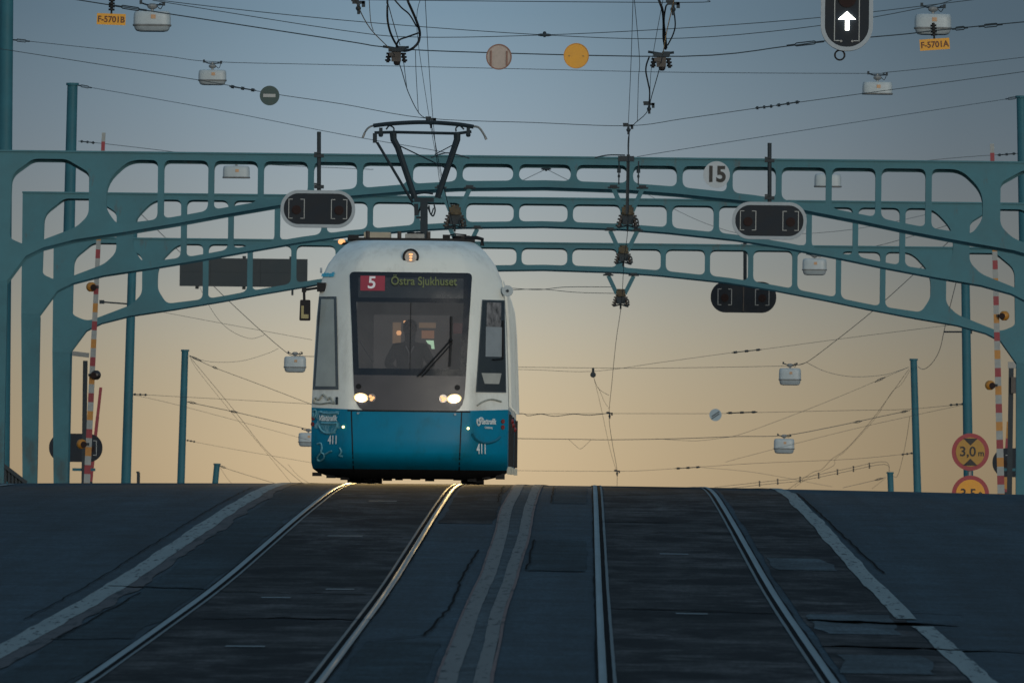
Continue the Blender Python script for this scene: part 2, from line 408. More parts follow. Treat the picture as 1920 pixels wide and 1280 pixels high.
# asphalt repairs, seams and cracks
shoulder(-3.70, -3.20, 60, 260, 21, PATCH, jit=.05, st=2.2)
shoulder(-1.55, -1.00, 60, 113, 22, PATCH)
shoulder(-1.55, -.98, 170, 260, 23, BED)
shoulder(-.5, .02, 144, 160, 24, PATCH, jit=.02)
shoulder(-.38, .02, 186, 205, 25, PATCH, jit=.015)
shoulder(1.70, 2.50, 60, 300, 26, BED, jit=.02, st=3)
shoulder(1.74, 2.36, 118, 126, 27, PATCHL, lift=.008, jit=.10); shoulder(1.74, 2.36, 104.5, 110.5, 28, PATCHL, lift=.008, jit=.10); shoulder(1.74, 2.30, 146, 152, 29, PATCHL, lift=.008, jit=.12)
def crack(pts, w, seed, lift=.012, name='tar_seam', m=None, label='thin dark seam in the asphalt', taper=False):
    rg = random.Random(seed); vs = []; fs = []; out = []
    for (a, b) in zip(pts[:-1], pts[1:]):
        n = max(2, int(max(abs(a[1] - b[1]) / 1.2, abs(a[0] - b[0]) / .12)))
        for i in range(n):
            t = i / n; out.append((a[0] + (b[0] - a[0]) * t + rg.uniform(-.012, .012), a[1] + (b[1] - a[1]) * t + rg.uniform(-.25, .25)))
    out.append(pts[-1])
    for i, (X, Y) in enumerate(out):
        q = out[min(i + 1, len(out) - 1)]; p = out[max(i - 1, 0)]
        d = Vector((q[0] - p[0], (q[1] - p[1]))).normalized(); k = (.25 + .75 * math.sin(math.pi * min(1, .12 + i / len(out)))) if taper else 1; nx, ny = -d.y * w / 2 * k, d.x * w * 5 * k
        for sg in (-1, 1): vs.append((X + sg * nx, Y + sg * ny, road(X, Y) + lift))
    for i in range(len(out) - 1): fs.append((2 * i, 2 * i + 1, 2 * i + 3, 2 * i + 2))
    tag(MB().add(vs, fs).build(name, m or SEAM), label, kind='structure')
crack([(-1.55, 113), (-1.15, 115), (-1.05, 128), (-1.08, 140), (-1.02, 154)], .02, 1)
crack([(1.74, 123.6), (2.1, 122.9), (2.5, 122.7), (2.86, 122.2)], .19, 31, taper=True, label='dark sunken trench seam across the right edge line'); crack([(1.7, 113.5), (2.3, 113.2), (3.2, 112.5)], .08, 32, taper=True); crack([(-1.6, 121), (-2.3, 121.5), (-2.9, 121)], .05, 33, taper=True)
crack([(-3.05, 133), (-1.8, 132)], .02, 2); crack([(-4.0, 135), (-3.15, 134)], .05, 3); crack([(-3.75, 113), (-3.2, 113.2)], .03, 4)
crack([(-3.72, 113), (-3.66, 132)], .015, 5)
crack([(.2, 127), (1.5, 126)], .03, 6); crack([(.18, 172), (.9, 172)], .025, 7)
crack([(-.52, 144), (-.5, 160), (.0, 161)], .018, 8); crack([(-.52, 144), (.0, 144)], .02, 9)
crack([(-.4, 186), (-.4, 205)], .014, 10); crack([(-1.02, 186), (-1.05, 206)], .014, 11)
crack([(2.72, 145), (2.66, 170), (2.64, 200)], .022, 12); crack([(-4.2, 120), (-4.2, 160), (-4.15, 200)], .012, 13)
crack([(2.62, 127.5), (3.0, 127)], .015, 14, m=PATCHL)
crack([(-.55, 166), (.1, 165.5), (1.5, 165), (2.5, 164)], .010, 15, m=mat('pale joint line', (.11, .095, .06), .7), label='pale joint line across the right track')
TIE = mat('bare metal tie plate', (.055, .07, .075), .6, var=.5, scale=12)
for x, y, w in ((-2.35, 186, .34), (-2.42, 161, .34), (-2.05, 134, .26), (-2.5, 130, .26), (-2.35, 110.5, .28), (.85, 153, .26), (.84, 125, .26)):
    tag(strip(x - w / 2, x + w / 2, y, y + .45, .009, .15, .02, int(y)).build('metal_plate', TIE), 'flat bare metal plate set between the rails', kind='structure')

# ------------------------------------------------------------------ bridge arches
def Lx(a):
    a = abs(a); T = [(0, .55), (1.6, .585), (2.5, .645), (3.87, .775), (4.85, .92), (6.0, 1.13), (6.86, 1.30), (7.9, 1.485), (8.8, 1.63), (9.4, 1.79), (9.72, 1.95), (10.06, 2.42)]
    for (x0, y0), (x1, y1) in zip(T[:-1], T[1:]):
        if a <= x1: return y0 + (y1 - y0) * (a - x0) / (x1 - x0)
    return T[-1][1]
def rounded(poly, r, n=5):
    """round each corner of a polygon by radius-like trim r (per-corner list or number)"""
    out = []; m = len(poly)
    for i, p in enumerate(poly):
        p = Vector(p); a = Vector(poly[i - 1]); b = Vector(poly[(i + 1) % m]); rr = r[i] if isinstance(r, (list, tuple)) else r
        da = a - p; db = b - p; k = min(rr, da.length * .48, db.length * .48)
        q0 = p + da.normalized() * k; q1 = p + db.normalized() * k
        for j in range(n + 1):
            t = j / n; out.append(((1 - t) ** 2 * q0 + 2 * t * (1 - t) * p + t * t * q1))
    return [(v.x, v.y) for v in out]
VERT = [.54, 1.60, 2.53, 3.47, 4.39, 5.33, 6.26, 7.20]
def arch_loops(H, TOPD, th):
    outer = [(-10.44, H), (10.44, H), (10.44, H - 2.42), (10.06, H - 2.42)]
    q = [9.9, 9.72, 9.4, 8.8, 8.3, 7.9, 7.4, 6.86, 6.4, 6.0, 5.4, 4.85, 4.3, 3.87, 3.2, 2.5, 2.0, 1.6, .8, 0]
    outer += [(a, H - Lx(a)) for a in q] + [(-a, H - Lx(a)) for a in q[-2::-1]] + [(-10.06, H - 2.42), (-10.44, H - 2.42)]
    holes = []
    edges = [-VERT[0]] + VERT
    allv = sorted([-v for v in VERT] + VERT)
    for a, b in zip(allv[:-1], allv[1:]):
        x0, x1 = a + .055, b - .055
        holes.append(rounded([(x0, H - TOPD), (x1, H - TOPD), (x1, H - Lx(x1) + th), ((x0 + x1) / 2, H - Lx((x0 + x1) / 2) + th), (x0, H - Lx(x0) + th)], [.13, .13, .13, .05, .13]))
    for sg in (1, -1):
        h1 = rounded([(7.26, H - TOPD), (7.80, H - TOPD), (8.22, H - .53), (8.22, H - 1.06), (8.02, H - Lx(8.02) + th + .035), (7.26, H - Lx(7.26) + th + .005)], [.12, .2, .3, .12, .12, .12])
        h2 = rounded([(8.55, H - .37), (8.98, H - TOPD), (9.60, H - TOPD), (10.0, H - .42), (10.03, H - 1.62), (9.70, H - 1.76), (8.78, H - 1.40), (8.55, H - 1.17)], [.1, .1, .1, .15, .1, .15, .12, .12])
        for h in (h1, h2): holes.append([(sg * x, z) for x, z in h])
    return outer, holes
archs = []
for s, (cx, cy), lab in ((100, (1022, 296), 'tall teal steel arch gantry with long panels, nearest of the three over the road'),
                         (93.6, (1019, 373), 'second teal steel arch gantry, between the nearest and the farthest one'),
                         (88.2, (1021, 457), 'farthest and lowest looking teal steel arch gantry over the road')):
    top = P(cx, cy, s); Y = top.y; base = zroad(Y) - .3; H = top.z - base
    root = empty('arch_gantry', (top.x, Y, base), lab, 'gantry', 'teal arch gantries over the bridge')
    TOPD, th, dz_ = {100: (.125, .13, .055), 93.6: (.10, .105, .028), 88.2: (.09, .105, .024)}[s]
    outer, holes = arch_loops(H, TOPD, th)
    mb = MB(); mb.poly([outer] + holes, 0, .07); mb.v = [v for v in mb.v]; n0 = len(mb.v)
    mb.poly([[(x, z - dz_) for x, z in outer]] + [[(x, z - dz_) for x, z in h] for h in holes], .33, .38); mb.build('arch_beam', TEAL, root)
    for v_ in VERT:
        for sg in (-1, 1): MB().box((sg * v_, .2, H - TOPD / 2 - .02), (.09, .26, .06)).build('spacer', TEAL, root)
    for sg in (-1, 1):
        mb = MB(); h = H - 2.42 - .001
        A = [(sg * 10.06, h), (sg * 10.44, h), (sg * 10.36, 0), (sg * 10.09, 0)]
        mb.poly([A if sg < 0 else A[::-1]], 0, .38, 0.0); mb.v = [v if v.z < h - .01 or v.y < .1 else v - Vector((0, 0, .075)) for v in mb.v]
        c = mb.build('column', TEALC, root)
        mb = MB(); mb.box((sg * 10.24, .19, .36), (.56, .62, .08)); mb.build('base_plate', TEALC, root)
    # cap flange strip on top, a little proud of the web
    mb = MB(); mb.box((0, .19, H + .018), (20.9, .44, .03)); mb.build('top_flange', TEAL, root)
    archs.append((root, H, s))

# ------------------------------------------------------------------ poles
def pole(pxt, pyt, pxb, s, w, label, cap=True):
    t = P(pxt, pyt, s); b = P(pxb, 910, s)
    zb = zroad(t.y) - .35; k = (zb - t.z) / (b.z - t.z); base = t + (b - t) * k
    r = empty('catenary_pole', base, label, 'pole', 'teal poles along the bridge sides')
    mb = MB(); mb.tube([(0, 0, 0), t - base], w * .62, 14, w * .47); mb.build('shaft', POLE, r, True)
    mb = MB(); mb.disc(t - base, w * .58, .05, 14, 'Z'); mb.build('pole_cap', POLE, r)
    mb = MB(); mb.disc((0, 0, .4), w * .85, .12, 14, 'Z'); mb.build('base_collar', POLE, r)
    return r
pole(14, -160, 2, 97, .27, 'tall teal pole at the far left edge, rising above the nearest arch')
pole(136, 158, 118, 87.5, .235, 'teal pole left of the arches with its capped top just above them')
pole(251, 395, 236, 76.5, .21, 'teal pole behind the left ends of the arches, left of a dark panel')
pole(347, 657, 339, 67.4, .20, 'short teal pole left of the tram carrying several wires')
pole(407, 870, 403, 62, .19, 'smallest teal pole just peeping over the crest left of the tram')
pole(1915, 182, 1930, 87.5, .22, 'teal pole at the right edge, rising above the arch ends')
pole(1808, 390, 1816, 76.5, .21, 'teal pole behind the round yellow height limit sign')
pole(1713, 674, 1720, 67.4, .20, 'short teal pole right of the empty track with fanning wires')
pole(1669, 886, 1670, 62, .19, 'smallest teal pole just peeping over the crest on the right')
b = P(260, 905, 60); r = empty('bollard', (b.x, b.y, zroad(b.y) - .3), 'small dark stub post on the crest between two teal poles at left', 'bollard')
zt = P(259, 886, 60).z - r.location.z
mb = MB(); mb.tube([(0, 0, 0), (-.01, 0, zt)], .085, 10, .05); mb.build('post', DARK, r); MB().box((-.03, 0, zt + .02), (.1, .1, .05)).build('cap', DARK, r)

# ------------------------------------------------------------------ wires
WG = 'overhead wires above the bridge'
def wire(name, label, pts, r=.0075, cat='wire', sub=5, turn=(), ins=(), straight=False, mt=None, group=WG):
    w = [P(*p) for p in pts]; o = w[0]
    root = empty(name, o, label, cat, group)
    r *= .78
    path = [p - o for p in (w if straight else spline(w, sub))]
    MB().tube(path, r, 5).build('strand', mt or WIRE, root)
    for (a, b, s) in turn:                     # turnbuckle: two eyes and an open frame
        p0 = P(*a, s) - o; p1 = P(*b, s) - o; t = (p1 - p0); up = Vector((0, 0, .022))
        mb = MB(); q0 = p0 + t * .2; q1 = p0 + t * .8
        mb.tube([p0, q0], .016, 6); mb.tube([q1, p1], .016, 6)
        mb.tube([q0, q0 + t * .06 + up, q1 - t * .06 + up, q1], .009, 5); mb.tube([q0, q0 + t * .06 - up, q1 - t * .06 - up, q1], .009, 5)
        mb.build('turnbuckle', DARK, root)
    for (a, b, s) in ins:                      # rod insulator with end caps
        p0 = P(*a, s) - o; p1 = P(*b, s) - o; t = p1 - p0
        mb = MB(); mb.tube([p0, p1], .013, 6)
        for k in (.12, .5, .88): mb.tube([p0 + t * (k - .06), p0 + t * (k + .06)], .028, 8)
        mb.build('insulator', DARK, root)
    return root
T = .0075
wire('span_wire', 'topmost thin wire crossing the sky, joined to another in mid span', [(255, -12, 125), (292, 0, 125), (640, 38, 125), (1021, 66, 125), (1280, 72, 125), (1540, 48, 125), (1748, 11, 125), (1800, -8, 125)], T)
wire('span_wire', 'thin wire just under the topmost one, meeting it at a small clamp', [(286, 1, 125.4), (640, 57, 125.4), (784, 70, 125.4), (1021, 66, 125.4), (1280, 53, 125.4), (1540, 33, 125.4), (1800, 3, 125.4), (1930, -14, 125.4)], T)
c = P(1021, 66, 125.2); MBj = MB(); MBj.ball((0, 0, 0), .045, 8, 6, (2.6, .6, .55)); MBj.ball((0, 0, .01), .05, 8, 6, (.6, .6, 1)); 
tag(MBj.build('wire_clamp', DARK, origin=None), 'small clamp joining two thin wires high between the discs', 'clamp').location = c
wire('span_wire', 'dark wire carrying the orange disc and the pink grey disc', [(120, -4, 128), (208, 10, 128), (275, 20, 128), (640, 76, 128), (717, 88, 128), (850, 97, 128), (1280, 106, 128), (1475, 87, 128), (1548, 77, 128), (1632, 70, 128), (1700, 64, 128), (1750, 58, 128), (1850, 48, 128), (1925, 41, 128)], .011,
     turn=[((214, 11), (275, 20), 128), ((1475, 86), (1545, 78), 128), ((1785, 55), (1815, 52), 128), ((1835, 50), (1880, 46), 128)])
wire('span_wire', 'wire along the very top edge of the sky between the cable loops', [(560, -2, 135), (770, 1, 135), (1280, 5, 135), (1330, -1, 135), (1400, -12, 135)], T)
wire('span_wire', 'wire from the far left pole carrying white hanging lamps', [(22, 75, 97), (57, 78, 97), (298, 104, 97), (400, 116, 97), (640, 122, 97), (1000, 130, 97), (1280, 136, 97), (1626, 138, 97), (1662, 136, 97), (1780, 124, 97), (1925, 107, 97)], T,
     turn=[((24, 75), (56, 78), 97)])
wire('span_wire', 'sloping wire passing a dark round disc with a white bar', [(-5, 91, 110), (370, 150, 110), (505, 175, 110), (640, 195, 110), (800, 222, 110), (1000, 230, 110), (1178, 236, 110), (1280, 223, 110), (1412, 204, 110), (1505, 191, 110), (1925, 134, 110)], T,
     ins=[((430, 162), (480, 170), 110), ((1416, 203), (1450, 199), 110), ((1455, 198), (1500, 191), 110)])
wire('span_wire', 'sloping wire from the capped pole top down to the nearest arch on the left', [(145, 160, 87.5), (400, 205, 92), (640, 252, 97), (830, 285, 99), (860, 296, 99.5)], T, turn=[((146, 160), (172, 165), 87.5)])
wire('span_wire', 'sloping wire from the right edge pole down to the nearest arch', [(1913, 182, 87.5), (1600, 230, 92), (1280, 280, 97), (1195, 294, 99.5)], T, turn=[((1885, 186), (1910, 183), 87.5)])
wire('span_wire', 'short wire from the left pole slipping behind the nearest arch top', [(147, 265, 87.5), (190, 269, 87.5), (340, 287, 87.5), (443, 305, 87.5), (700, 318, 87.5)], T, ins=[((150, 265), (178, 268), 87.5)])
wire('span_wire', 'short wire from the right edge pole slipping behind the nearest arch top', [(1912, 288, 87.5), (1860, 291, 87.5), (1760, 299, 87.5), (1550, 322, 87.5)], T, ins=[((1870, 291), (1905, 288), 87.5)])
wire('feeder_cable', 'cable slanting down from the arches to the lamp left of the tram mirror', [(258, 395, 76.5), (345, 480, 76), (430, 565, 75.5), (530, 655, 75), (560, 667, 75), (640, 668, 75)], .010, 'cable')
wire('feeder_cable', 'drooping loop of cable below the dark panel left of the tram', [(345, 470, 76), (385, 560, 76), (420, 610, 76), (465, 634, 76), (495, 628, 75.6)], .006, 'cable')
wire('feeder_cable', 'cable sagging from the short left pole to the lamp line', [(355, 668, 67.4), (395, 678, 68), (450, 677, 70), (500, 663, 73), (522, 653, 75)], .006, 'cable')
wire('span_wire', 'faint wire sloping down to the tram shoulder on the left', [(252, 570, 76.5), (305, 585, 76), (585, 637, 75)], .006)
wire('span_wire', 'wire from the top of the short left pole down to the tram side', [(354, 666, 67.4), (400, 688, 67.4), (480, 718, 67.4), (600, 764, 67.4)], .009, turn=[((356, 667), (378, 677), 67.4), ((398, 687), (408, 691), 67.4)])
wire('guy_wire', 'thin guy wire falling steeply from the short left pole to the crest', [(357, 670, 67.4), (440, 770, 66), (500, 845, 65), (575, 912, 64)], .007)
wire('guy_wire', 'second slack guy wire beside the steep one left of the tram', [(357, 672, 67.2), (375, 700, 66.8), (440, 780, 66), (480, 825, 65.3), (552, 912, 64)], .005)
wire('span_wire', 'nearly level wire from the tall left pole to the tram front', [(247, 738, 76.5), (275, 740, 76.5), (420, 748, 76.5), (600, 758, 76.5)], .006, ins=[((250, 739), (276, 740), 76.5)])
wire('span_wire', 'lower sloping wire from the tall left pole towards the tram', [(250, 740, 76.3), (345, 762, 75), (580, 825, 72)], .005)
wire('span_wire', 'thick wire from the middle of the short left pole to the tram lamp', [(340, 751, 67.4), (440, 772, 67.4), (500, 786, 68), (580, 805, 68.5)], .011, turn=[((352, 753), (368, 756), 67.4), ((430, 770), (446, 773), 67.4)])
wire('span_wire', 'lowest wire from the short left pole sloping to the tram skirt', [(343, 824, 67.4), (440, 842, 67.4), (590, 868, 67.4)], .005, ins=[((350, 825), (366, 828), 67.4)])
wire('span_wire', 'wire from the smallest left pole dipping below the crest', [(410, 873, 62), (450, 886, 62), (530, 910, 62)], .008, turn=[((412, 873), (424, 877), 62)])
wire('guy_wire', 'slack guy wire at the smallest left pole', [(413, 876, 62), (425, 895, 61.6), (440, 912, 61)], .005)
wire('guy_wire', 'faint slanting guy wire between the smallest left pole and the tram', [(540, 870, 63), (560, 892, 62.4), (590, 912, 62)], .005)
# right side
wire('span_wire', 'upper of two wires from the tram roof corner to the farthest arch insulator', [(955, 540, 89), (1010, 543, 88.8), (1062, 538, 88.6), (1150, 538, 88.2)], .009)
wire('span_wire', 'lower of two wires from the tram roof corner to the farthest arch insulator', [(955, 544, 89), (1013, 542, 88.8), (1080, 548, 88.6), (1152, 550, 88.2)], .008)
wire('span_wire', 'level wire from the tram side to the lamp right of the empty track', [(900, 687, 75), (1157, 690, 75), (1300, 689, 75), (1468, 686, 75), (1490, 685, 75), (1510, 680, 75)], .007)
wire('span_wire', 'wire rising from a small pulley to the right pole', [(900, 691, 76.5), (1000, 693, 76.5), (1112, 696, 76.5), (1240, 679, 76.5), (1372, 661, 76.5), (1428, 655, 76.5), (1600, 632, 76.5), (1800, 607, 76.5)], .006, ins=[((1372, 661), (1428, 655), 76.5)])
wire('span_wire', 'level wire carrying the small striped disc low over the empty track', [(900, 776, 76.5), (1140, 775, 76.5), (1340, 775, 76.5), (1420, 773, 76.5), (1600, 769, 76.5), (1700, 767, 76.5), (1810, 757, 76.5)], .006, ins=[((1362, 774), (1420, 772), 76.5), ((1780, 759), (1808, 757), 76.5)])
wire('feeder_cable', 'thick lumpy cable leaving the tram side at mid height', [(900, 778, 76), (975, 775, 76), (990, 779, 76), (1015, 776, 76), (1040, 780, 76), (1075, 776, 76), (1105, 778, 76), (1143, 774, 76)], .011, 'cable')
wire('feeder_cable', 'long dark cable low across the right half with a lamp on it', [(900, 821, 68.5), (1070, 823, 68.5), (1145, 824, 68.5), (1270, 822, 68.5), (1380, 818, 68.5), (1470, 816, 68.5), (1560, 800, 68), (1640, 783, 67.6), (1706, 769, 67.4)], .011, 'cable', turn=[((1600, 792), (1616, 789), 67.6), ((1688, 773), (1702, 770), 67.4)])
wire('feeder_cable', 'slack cable touching the long dark one below the striped disc', [(1230, 822, 68.4), (1300, 826, 68.4), (1350, 821, 68.4), (1400, 810, 68), (1550, 753, 67.6), (1704, 688, 67.4)], .006, 'cable', turn=[((1640, 716), (1660, 707), 67.5)])
wire('feeder_cable', 'small drooping loop hanging from the long dark cable', [(1066, 823, 68.5), (1078, 834, 68.5), (1088, 841, 68.5), (1098, 834, 68.5), (1108, 824, 68.5)], .006, 'cable')
wire('span_wire', 'thin wire rising to the yellow sign pole from the lower cables', [(1360, 866, 72), (1400, 855, 72), (1600, 804, 75), (1808, 758, 76.5)], .005)
wire('span_wire', 'lowest level wire just above the crest over the empty track', [(900, 881, 67.4), (1157, 883, 67.4), (1265, 878, 67.4), (1314, 875, 67.4), (1420, 868, 67.4), (1600, 860, 67.4), (1712, 849, 67.4)], .006, ins=[((1266, 878), (1314, 875), 67.4), ((1690, 852), (1712, 849), 67.4)])
wire('span_wire', 'thin wire sloping down from the lowest level wire to the right', [(1316, 876, 67), (1420, 886, 66), (1560, 912, 64)], .005)
for dz, lb in ((0, 'upper strand of the paired cable climbing to the smallest right pole'), (5, 'lower strand of the paired cable climbing to the smallest right pole')):
    wire('feeder_cable', lb, [(1340, 913 + dz, 62), (1440, 902 + dz, 62), (1500, 896 + dz, 62), (1580, 880 + dz, 62), (1658, 865 + dz, 62), (1667, 886 + dz * .3, 62)], .008, 'cable',
         ins=[] if dz else [((x, y - 3), (x + .3, y + 8), 62) for x, y in ((1424, 904), (1458, 900), (1500, 896), (1535, 889), (1570, 882), (1600, 876), (1630, 870))])
wire('span_wire', 'wire from the smallest right pole dipping left below the crest', [(1662, 894, 62), (1640, 900, 62), (1580, 914, 62)], .008, turn=[((1640, 900), (1656, 896), 62)])
wire('guy_wire', 'slack guy wire at the smallest right pole', [(1660, 896, 61.8), (1645, 908, 61.5), (1635, 916, 61)], .005)
wire('guy_wire', 'steep guy wire with loops falling left from the short right pole', [(1704, 692, 67.4), (1640, 780, 66.5), (1590, 838, 66), (1560, 860, 65.5), (1540, 880, 65.2), (1522, 886, 65), (1478, 917, 64)], .007)
wire('guy_wire', 'second guy wire clinging to the steep looped one', [(1706, 694, 67.2), (1690, 720, 67), (1672, 735, 66.8), (1640, 785, 66.4), (1588, 842, 66), (1566, 860, 65.6), (1562, 873, 65.4), (1520, 893, 65), (1490, 913, 64)], .005)
wire('feeder_cable', 'dark cable from the right arch ends down to the hanging lamp', [(1784, 448, 82), (1720, 508, 80), (1640, 580, 78), (1560, 644, 76), (1512, 679, 75), (1490, 684, 75)], .010, 'cable')
wire('feeder_cable', 'sagging cable from that lamp to the short right pole', [(1512, 679, 75), (1550, 697, 73), (1600, 706, 71), (1660, 702, 69), (1704, 688, 67.4)], .007, 'cable')
wire('feeder_cable', 'twisted cable dropping from the arch bracket to the short right pole', [(1795, 520, 86), (1772, 612, 80), (1762, 655, 74), (1748, 680, 70), (1732, 692, 68), (1721, 687, 67.4)], .010, 'cable')
wire('feeder_cable', 'slack cable hanging between the two right hand poles', [(1706, 780, 67.2), (1700, 820, 66), (1692, 860, 64), (1682, 893, 62.5), (1672, 890, 62)], .007, 'cable')
wire('span_wire', 'faint wire crossing behind the arches below the speed disc', [(1190, 350, 84), (1260, 390, 84), (1340, 425, 84), (1420, 440, 84), (1600, 430, 84), (1790, 390, 80)], .006)
wire('span_wire', 'short slack wire behind the farthest arch at right', [(1580, 468, 80), (1640, 462, 80), (1720, 440, 80), (1790, 418, 80)], .008)

for nm_, pts_ in (('left upper', [(975, 306, 92), (1000, 310, 92), (1024, 317, 92), (1050, 310, 92), (1075, 306, 92)]), ('lower', [(960, 348, 90), (1024, 317, 92), (1085, 348, 90)])):
    wire('span_wire', 'thin crossing wire meeting a small star clamp inside the nearest arch, %s pair' % ('upper' if 'upper' in nm_ else 'lower'), pts_, .008, straight=True)
c = P(1024, 317, 91.9); mb = MB(); mb.ball((0, 0, 0), .05, 8, 6, (2.2, .6, .5)); mb.ball((0, 0, 0), .05, 8, 6, (.7, .6, 1)); tag(mb.build('wire_clamp', DARK), 'small star clamp seen through the middle panel of the nearest arch', 'clamp').location = c
o_ = P(1178, 300, 101.5); r = empty('stay_bracket', o_, 'grey bracket with hanging rods on the nearest arch over the empty track', 'bracket')
MB().bar((0, 0, .10), (-.01, 0, -1.0), .06, .06).build('upright', DARK, r); MB().box((-.04, -.02, .02), (.30, .1, .10)).build('clamp', DARK, r)
for x_ in (-.17, .19): mb = MB(); mb.tube([(x_, 0, -.02), (x_, 0, -.46)], .012, 6); mb.disc((x_, 0, -.20), .035, .08, 10, 'Z'); mb.disc((x_, 0, -.30), .022, .05, 8, 'Z'); mb.build('hanging_rod', DARK, r)
for x0_, lb in ((0, 'curved cable on the nearest arch top left of the right stay'), (1, 'curved cable on the nearest arch top above the tram pantograph')):
    wire('feeder_cable', lb, [(1115, 296, 101), (1140, 291, 101), (1172, 291, 101)] if not x0_ else [(808, 296, 101), (835, 287, 101), (860, 291, 101), (880, 297, 101)], .016, 'cable')

# contact wires and droppers along the two tracks
CW = 'contact wires along the tram tracks'
wire('contact_wire', 'contact wire over the tram track, touching the pantograph', [(640, -60, 170), (668, 5, 163), (695, 55, 156), (743, 108, 147), (765, 172, 138), (786, 213, 128), (808, 234, 122), (822, 300, 114), (838, 375, 107), (851, 428, 101), (862, 470, 96), (874, 520, 90)], .008, 'wire', group=CW)
wire('contact_wire', 'contact wire over the empty track, falling to the crest', [(1276, -60, 172), (1262, 8, 163), (1250, 60, 156), (1240, 115, 148), (1222, 180, 138), (1212, 212, 128), (1180, 248, 121), (1178, 320, 113), (1177, 428, 101), (1170, 490, 94), (1165, 570, 88.4), (1155, 640, 82), (1147, 720, 77), (1142, 780, 73), (1148, 830, 70), (1157, 883, 66), (1156, 925, 63)], .008, 'wire', group=CW)
MG = 'thin droppers and messenger wires'
wire('messenger_wire', 'long thin wire falling from the sky top to the left arch bracket', [(797, -5, 145), (806, 150, 130), (818, 290, 115), (827, 360, 108)], .006, group=MG)
wire('messenger_wire', 'second long thin wire falling beside the pantograph', [(789, -5, 146), (782, 60, 140), (808, 240, 122), (826, 330, 110), (840, 380, 104)], .005, group=MG)
wire('messenger_wire', 'thin pair wire left of the right cable loops', [(1187, -5, 146), (1183, 120, 132), (1178, 236, 118)], .006, group=MG)
wire('messenger_wire', 'thin dropper from the sky top to the right contact wire', [(1189, -5, 146), (1199, 110, 133), (1197, 150, 130), (1195, 228, 120)], .006, group=MG)
wire('messenger_wire', 'thin wire between the right cable loops', [(1243, 0, 150), (1222, 120, 138), (1218, 200, 130)], .005, group=MG)
wire('messenger_wire', 'straight dropper left of the pantograph head', [(779, 95, 140), (780, 135, 136), (784, 205, 129), (785, 212, 128)], .006, group=MG)
wire('messenger_wire', 'short dropper ending in a hook over the tram', [(757, 118, 146), (763, 168, 138)], .006, group=MG)
wire('messenger_wire', 'slack wire from upper left into the cable loop clamp', [(692, -3, 156), (695, 40, 154), (700, 58, 153)], .006, group=MG)
wire('messenger_wire', 'thin slanting wire from the small pulley down to the lower contact wire', [(1112, 703, 77), (1122, 728, 76.5), (1142, 741, 76)], .006, group=MG)
wire('messenger_wire', 'longer slanting wire below the small pulley', [(1113, 706, 77), (1125, 755, 75), (1143, 838, 70), (1155, 880, 67)], .005, group=MG)
wire('messenger_wire', 'middle slanting wire below the small pulley', [(1122, 726, 76), (1133, 752, 75), (1142, 766, 74)], .005, group=MG)
wire('messenger_wire', 'thin vertical stay through the nearest arch at the right insulator', [(1180, 240, 101), (1178, 300, 101), (1177, 400, 101)], .014, group=MG)
p = P(1112, 700, 77); r = empty('pulley', p, 'small pulley hanging in the sky right of the tram', 'pulley'); MB().disc((0, 0, -.03), .07, .06, 14).build('wheel', DARK, r); MB().box((0, 0, .08), (.06, .05, .12)).build('hook', DARK, r)

# loops of feeder cable at the section insulators near the top
LG = 'looped feeder cables at the section insulators'
def loop(label, pts, r=.022): wire('feeder_cable', label, pts, r, 'cable', 7, mt=RUBBER, group=LG)
loop('thick black cable loop bulging right above the left section insulator', [(760, -8, 150), (769, 12, 150), (781, 40, 149), (787, 62, 148), (784, 80, 148), (772, 92, 148), (758, 96, 147.5)])
loop('thick black cable hanging down on the left into the left section insulator', [(727, -8, 150), (726, 30, 150), (730, 55, 149), (738, 75, 148.5), (746, 88, 148)], .018)
loop('thinner black cable from top right curving into the left section insulator', [(735, -6, 150), (752, 14, 150), (768, 28, 149.6), (781, 50, 149)], .013)
loop('short black cable arc just above the left section insulator', [(785, 62, 148.4), (765, 69, 148), (748, 76, 148), (743, 88, 147.8)], .015)
loop('thin stay slanting into the left section insulator from above', [(727, 5, 151), (738, 45, 150), (750, 85, 148)], .007)
loop('thick black cable hanging down into the right section insulator', [(1231, -8, 150), (1241, 15, 150), (1244, 40, 149), (1244, 70, 148.5), (1248, 92, 148)], .022)
loop('black cable loop bulging left above the right section insulator', [(1252, 8, 150), (1248, 15, 150), (1245, 40, 149.6), (1248, 70, 149), (1250, 90, 148.4)], .014)
loop('black cable loop bulging right above the right section insulator', [(1262, 10, 150), (1266, 45, 149.5), (1262, 65, 149), (1252, 85, 148.4)], .012)
loop('black cable drooping from the right insulator to its contact wire', [(1217, 108, 147), (1212, 122, 145), (1211, 135, 143), (1215, 155, 141), (1218, 172, 139), (1217, 195, 137)], .014)
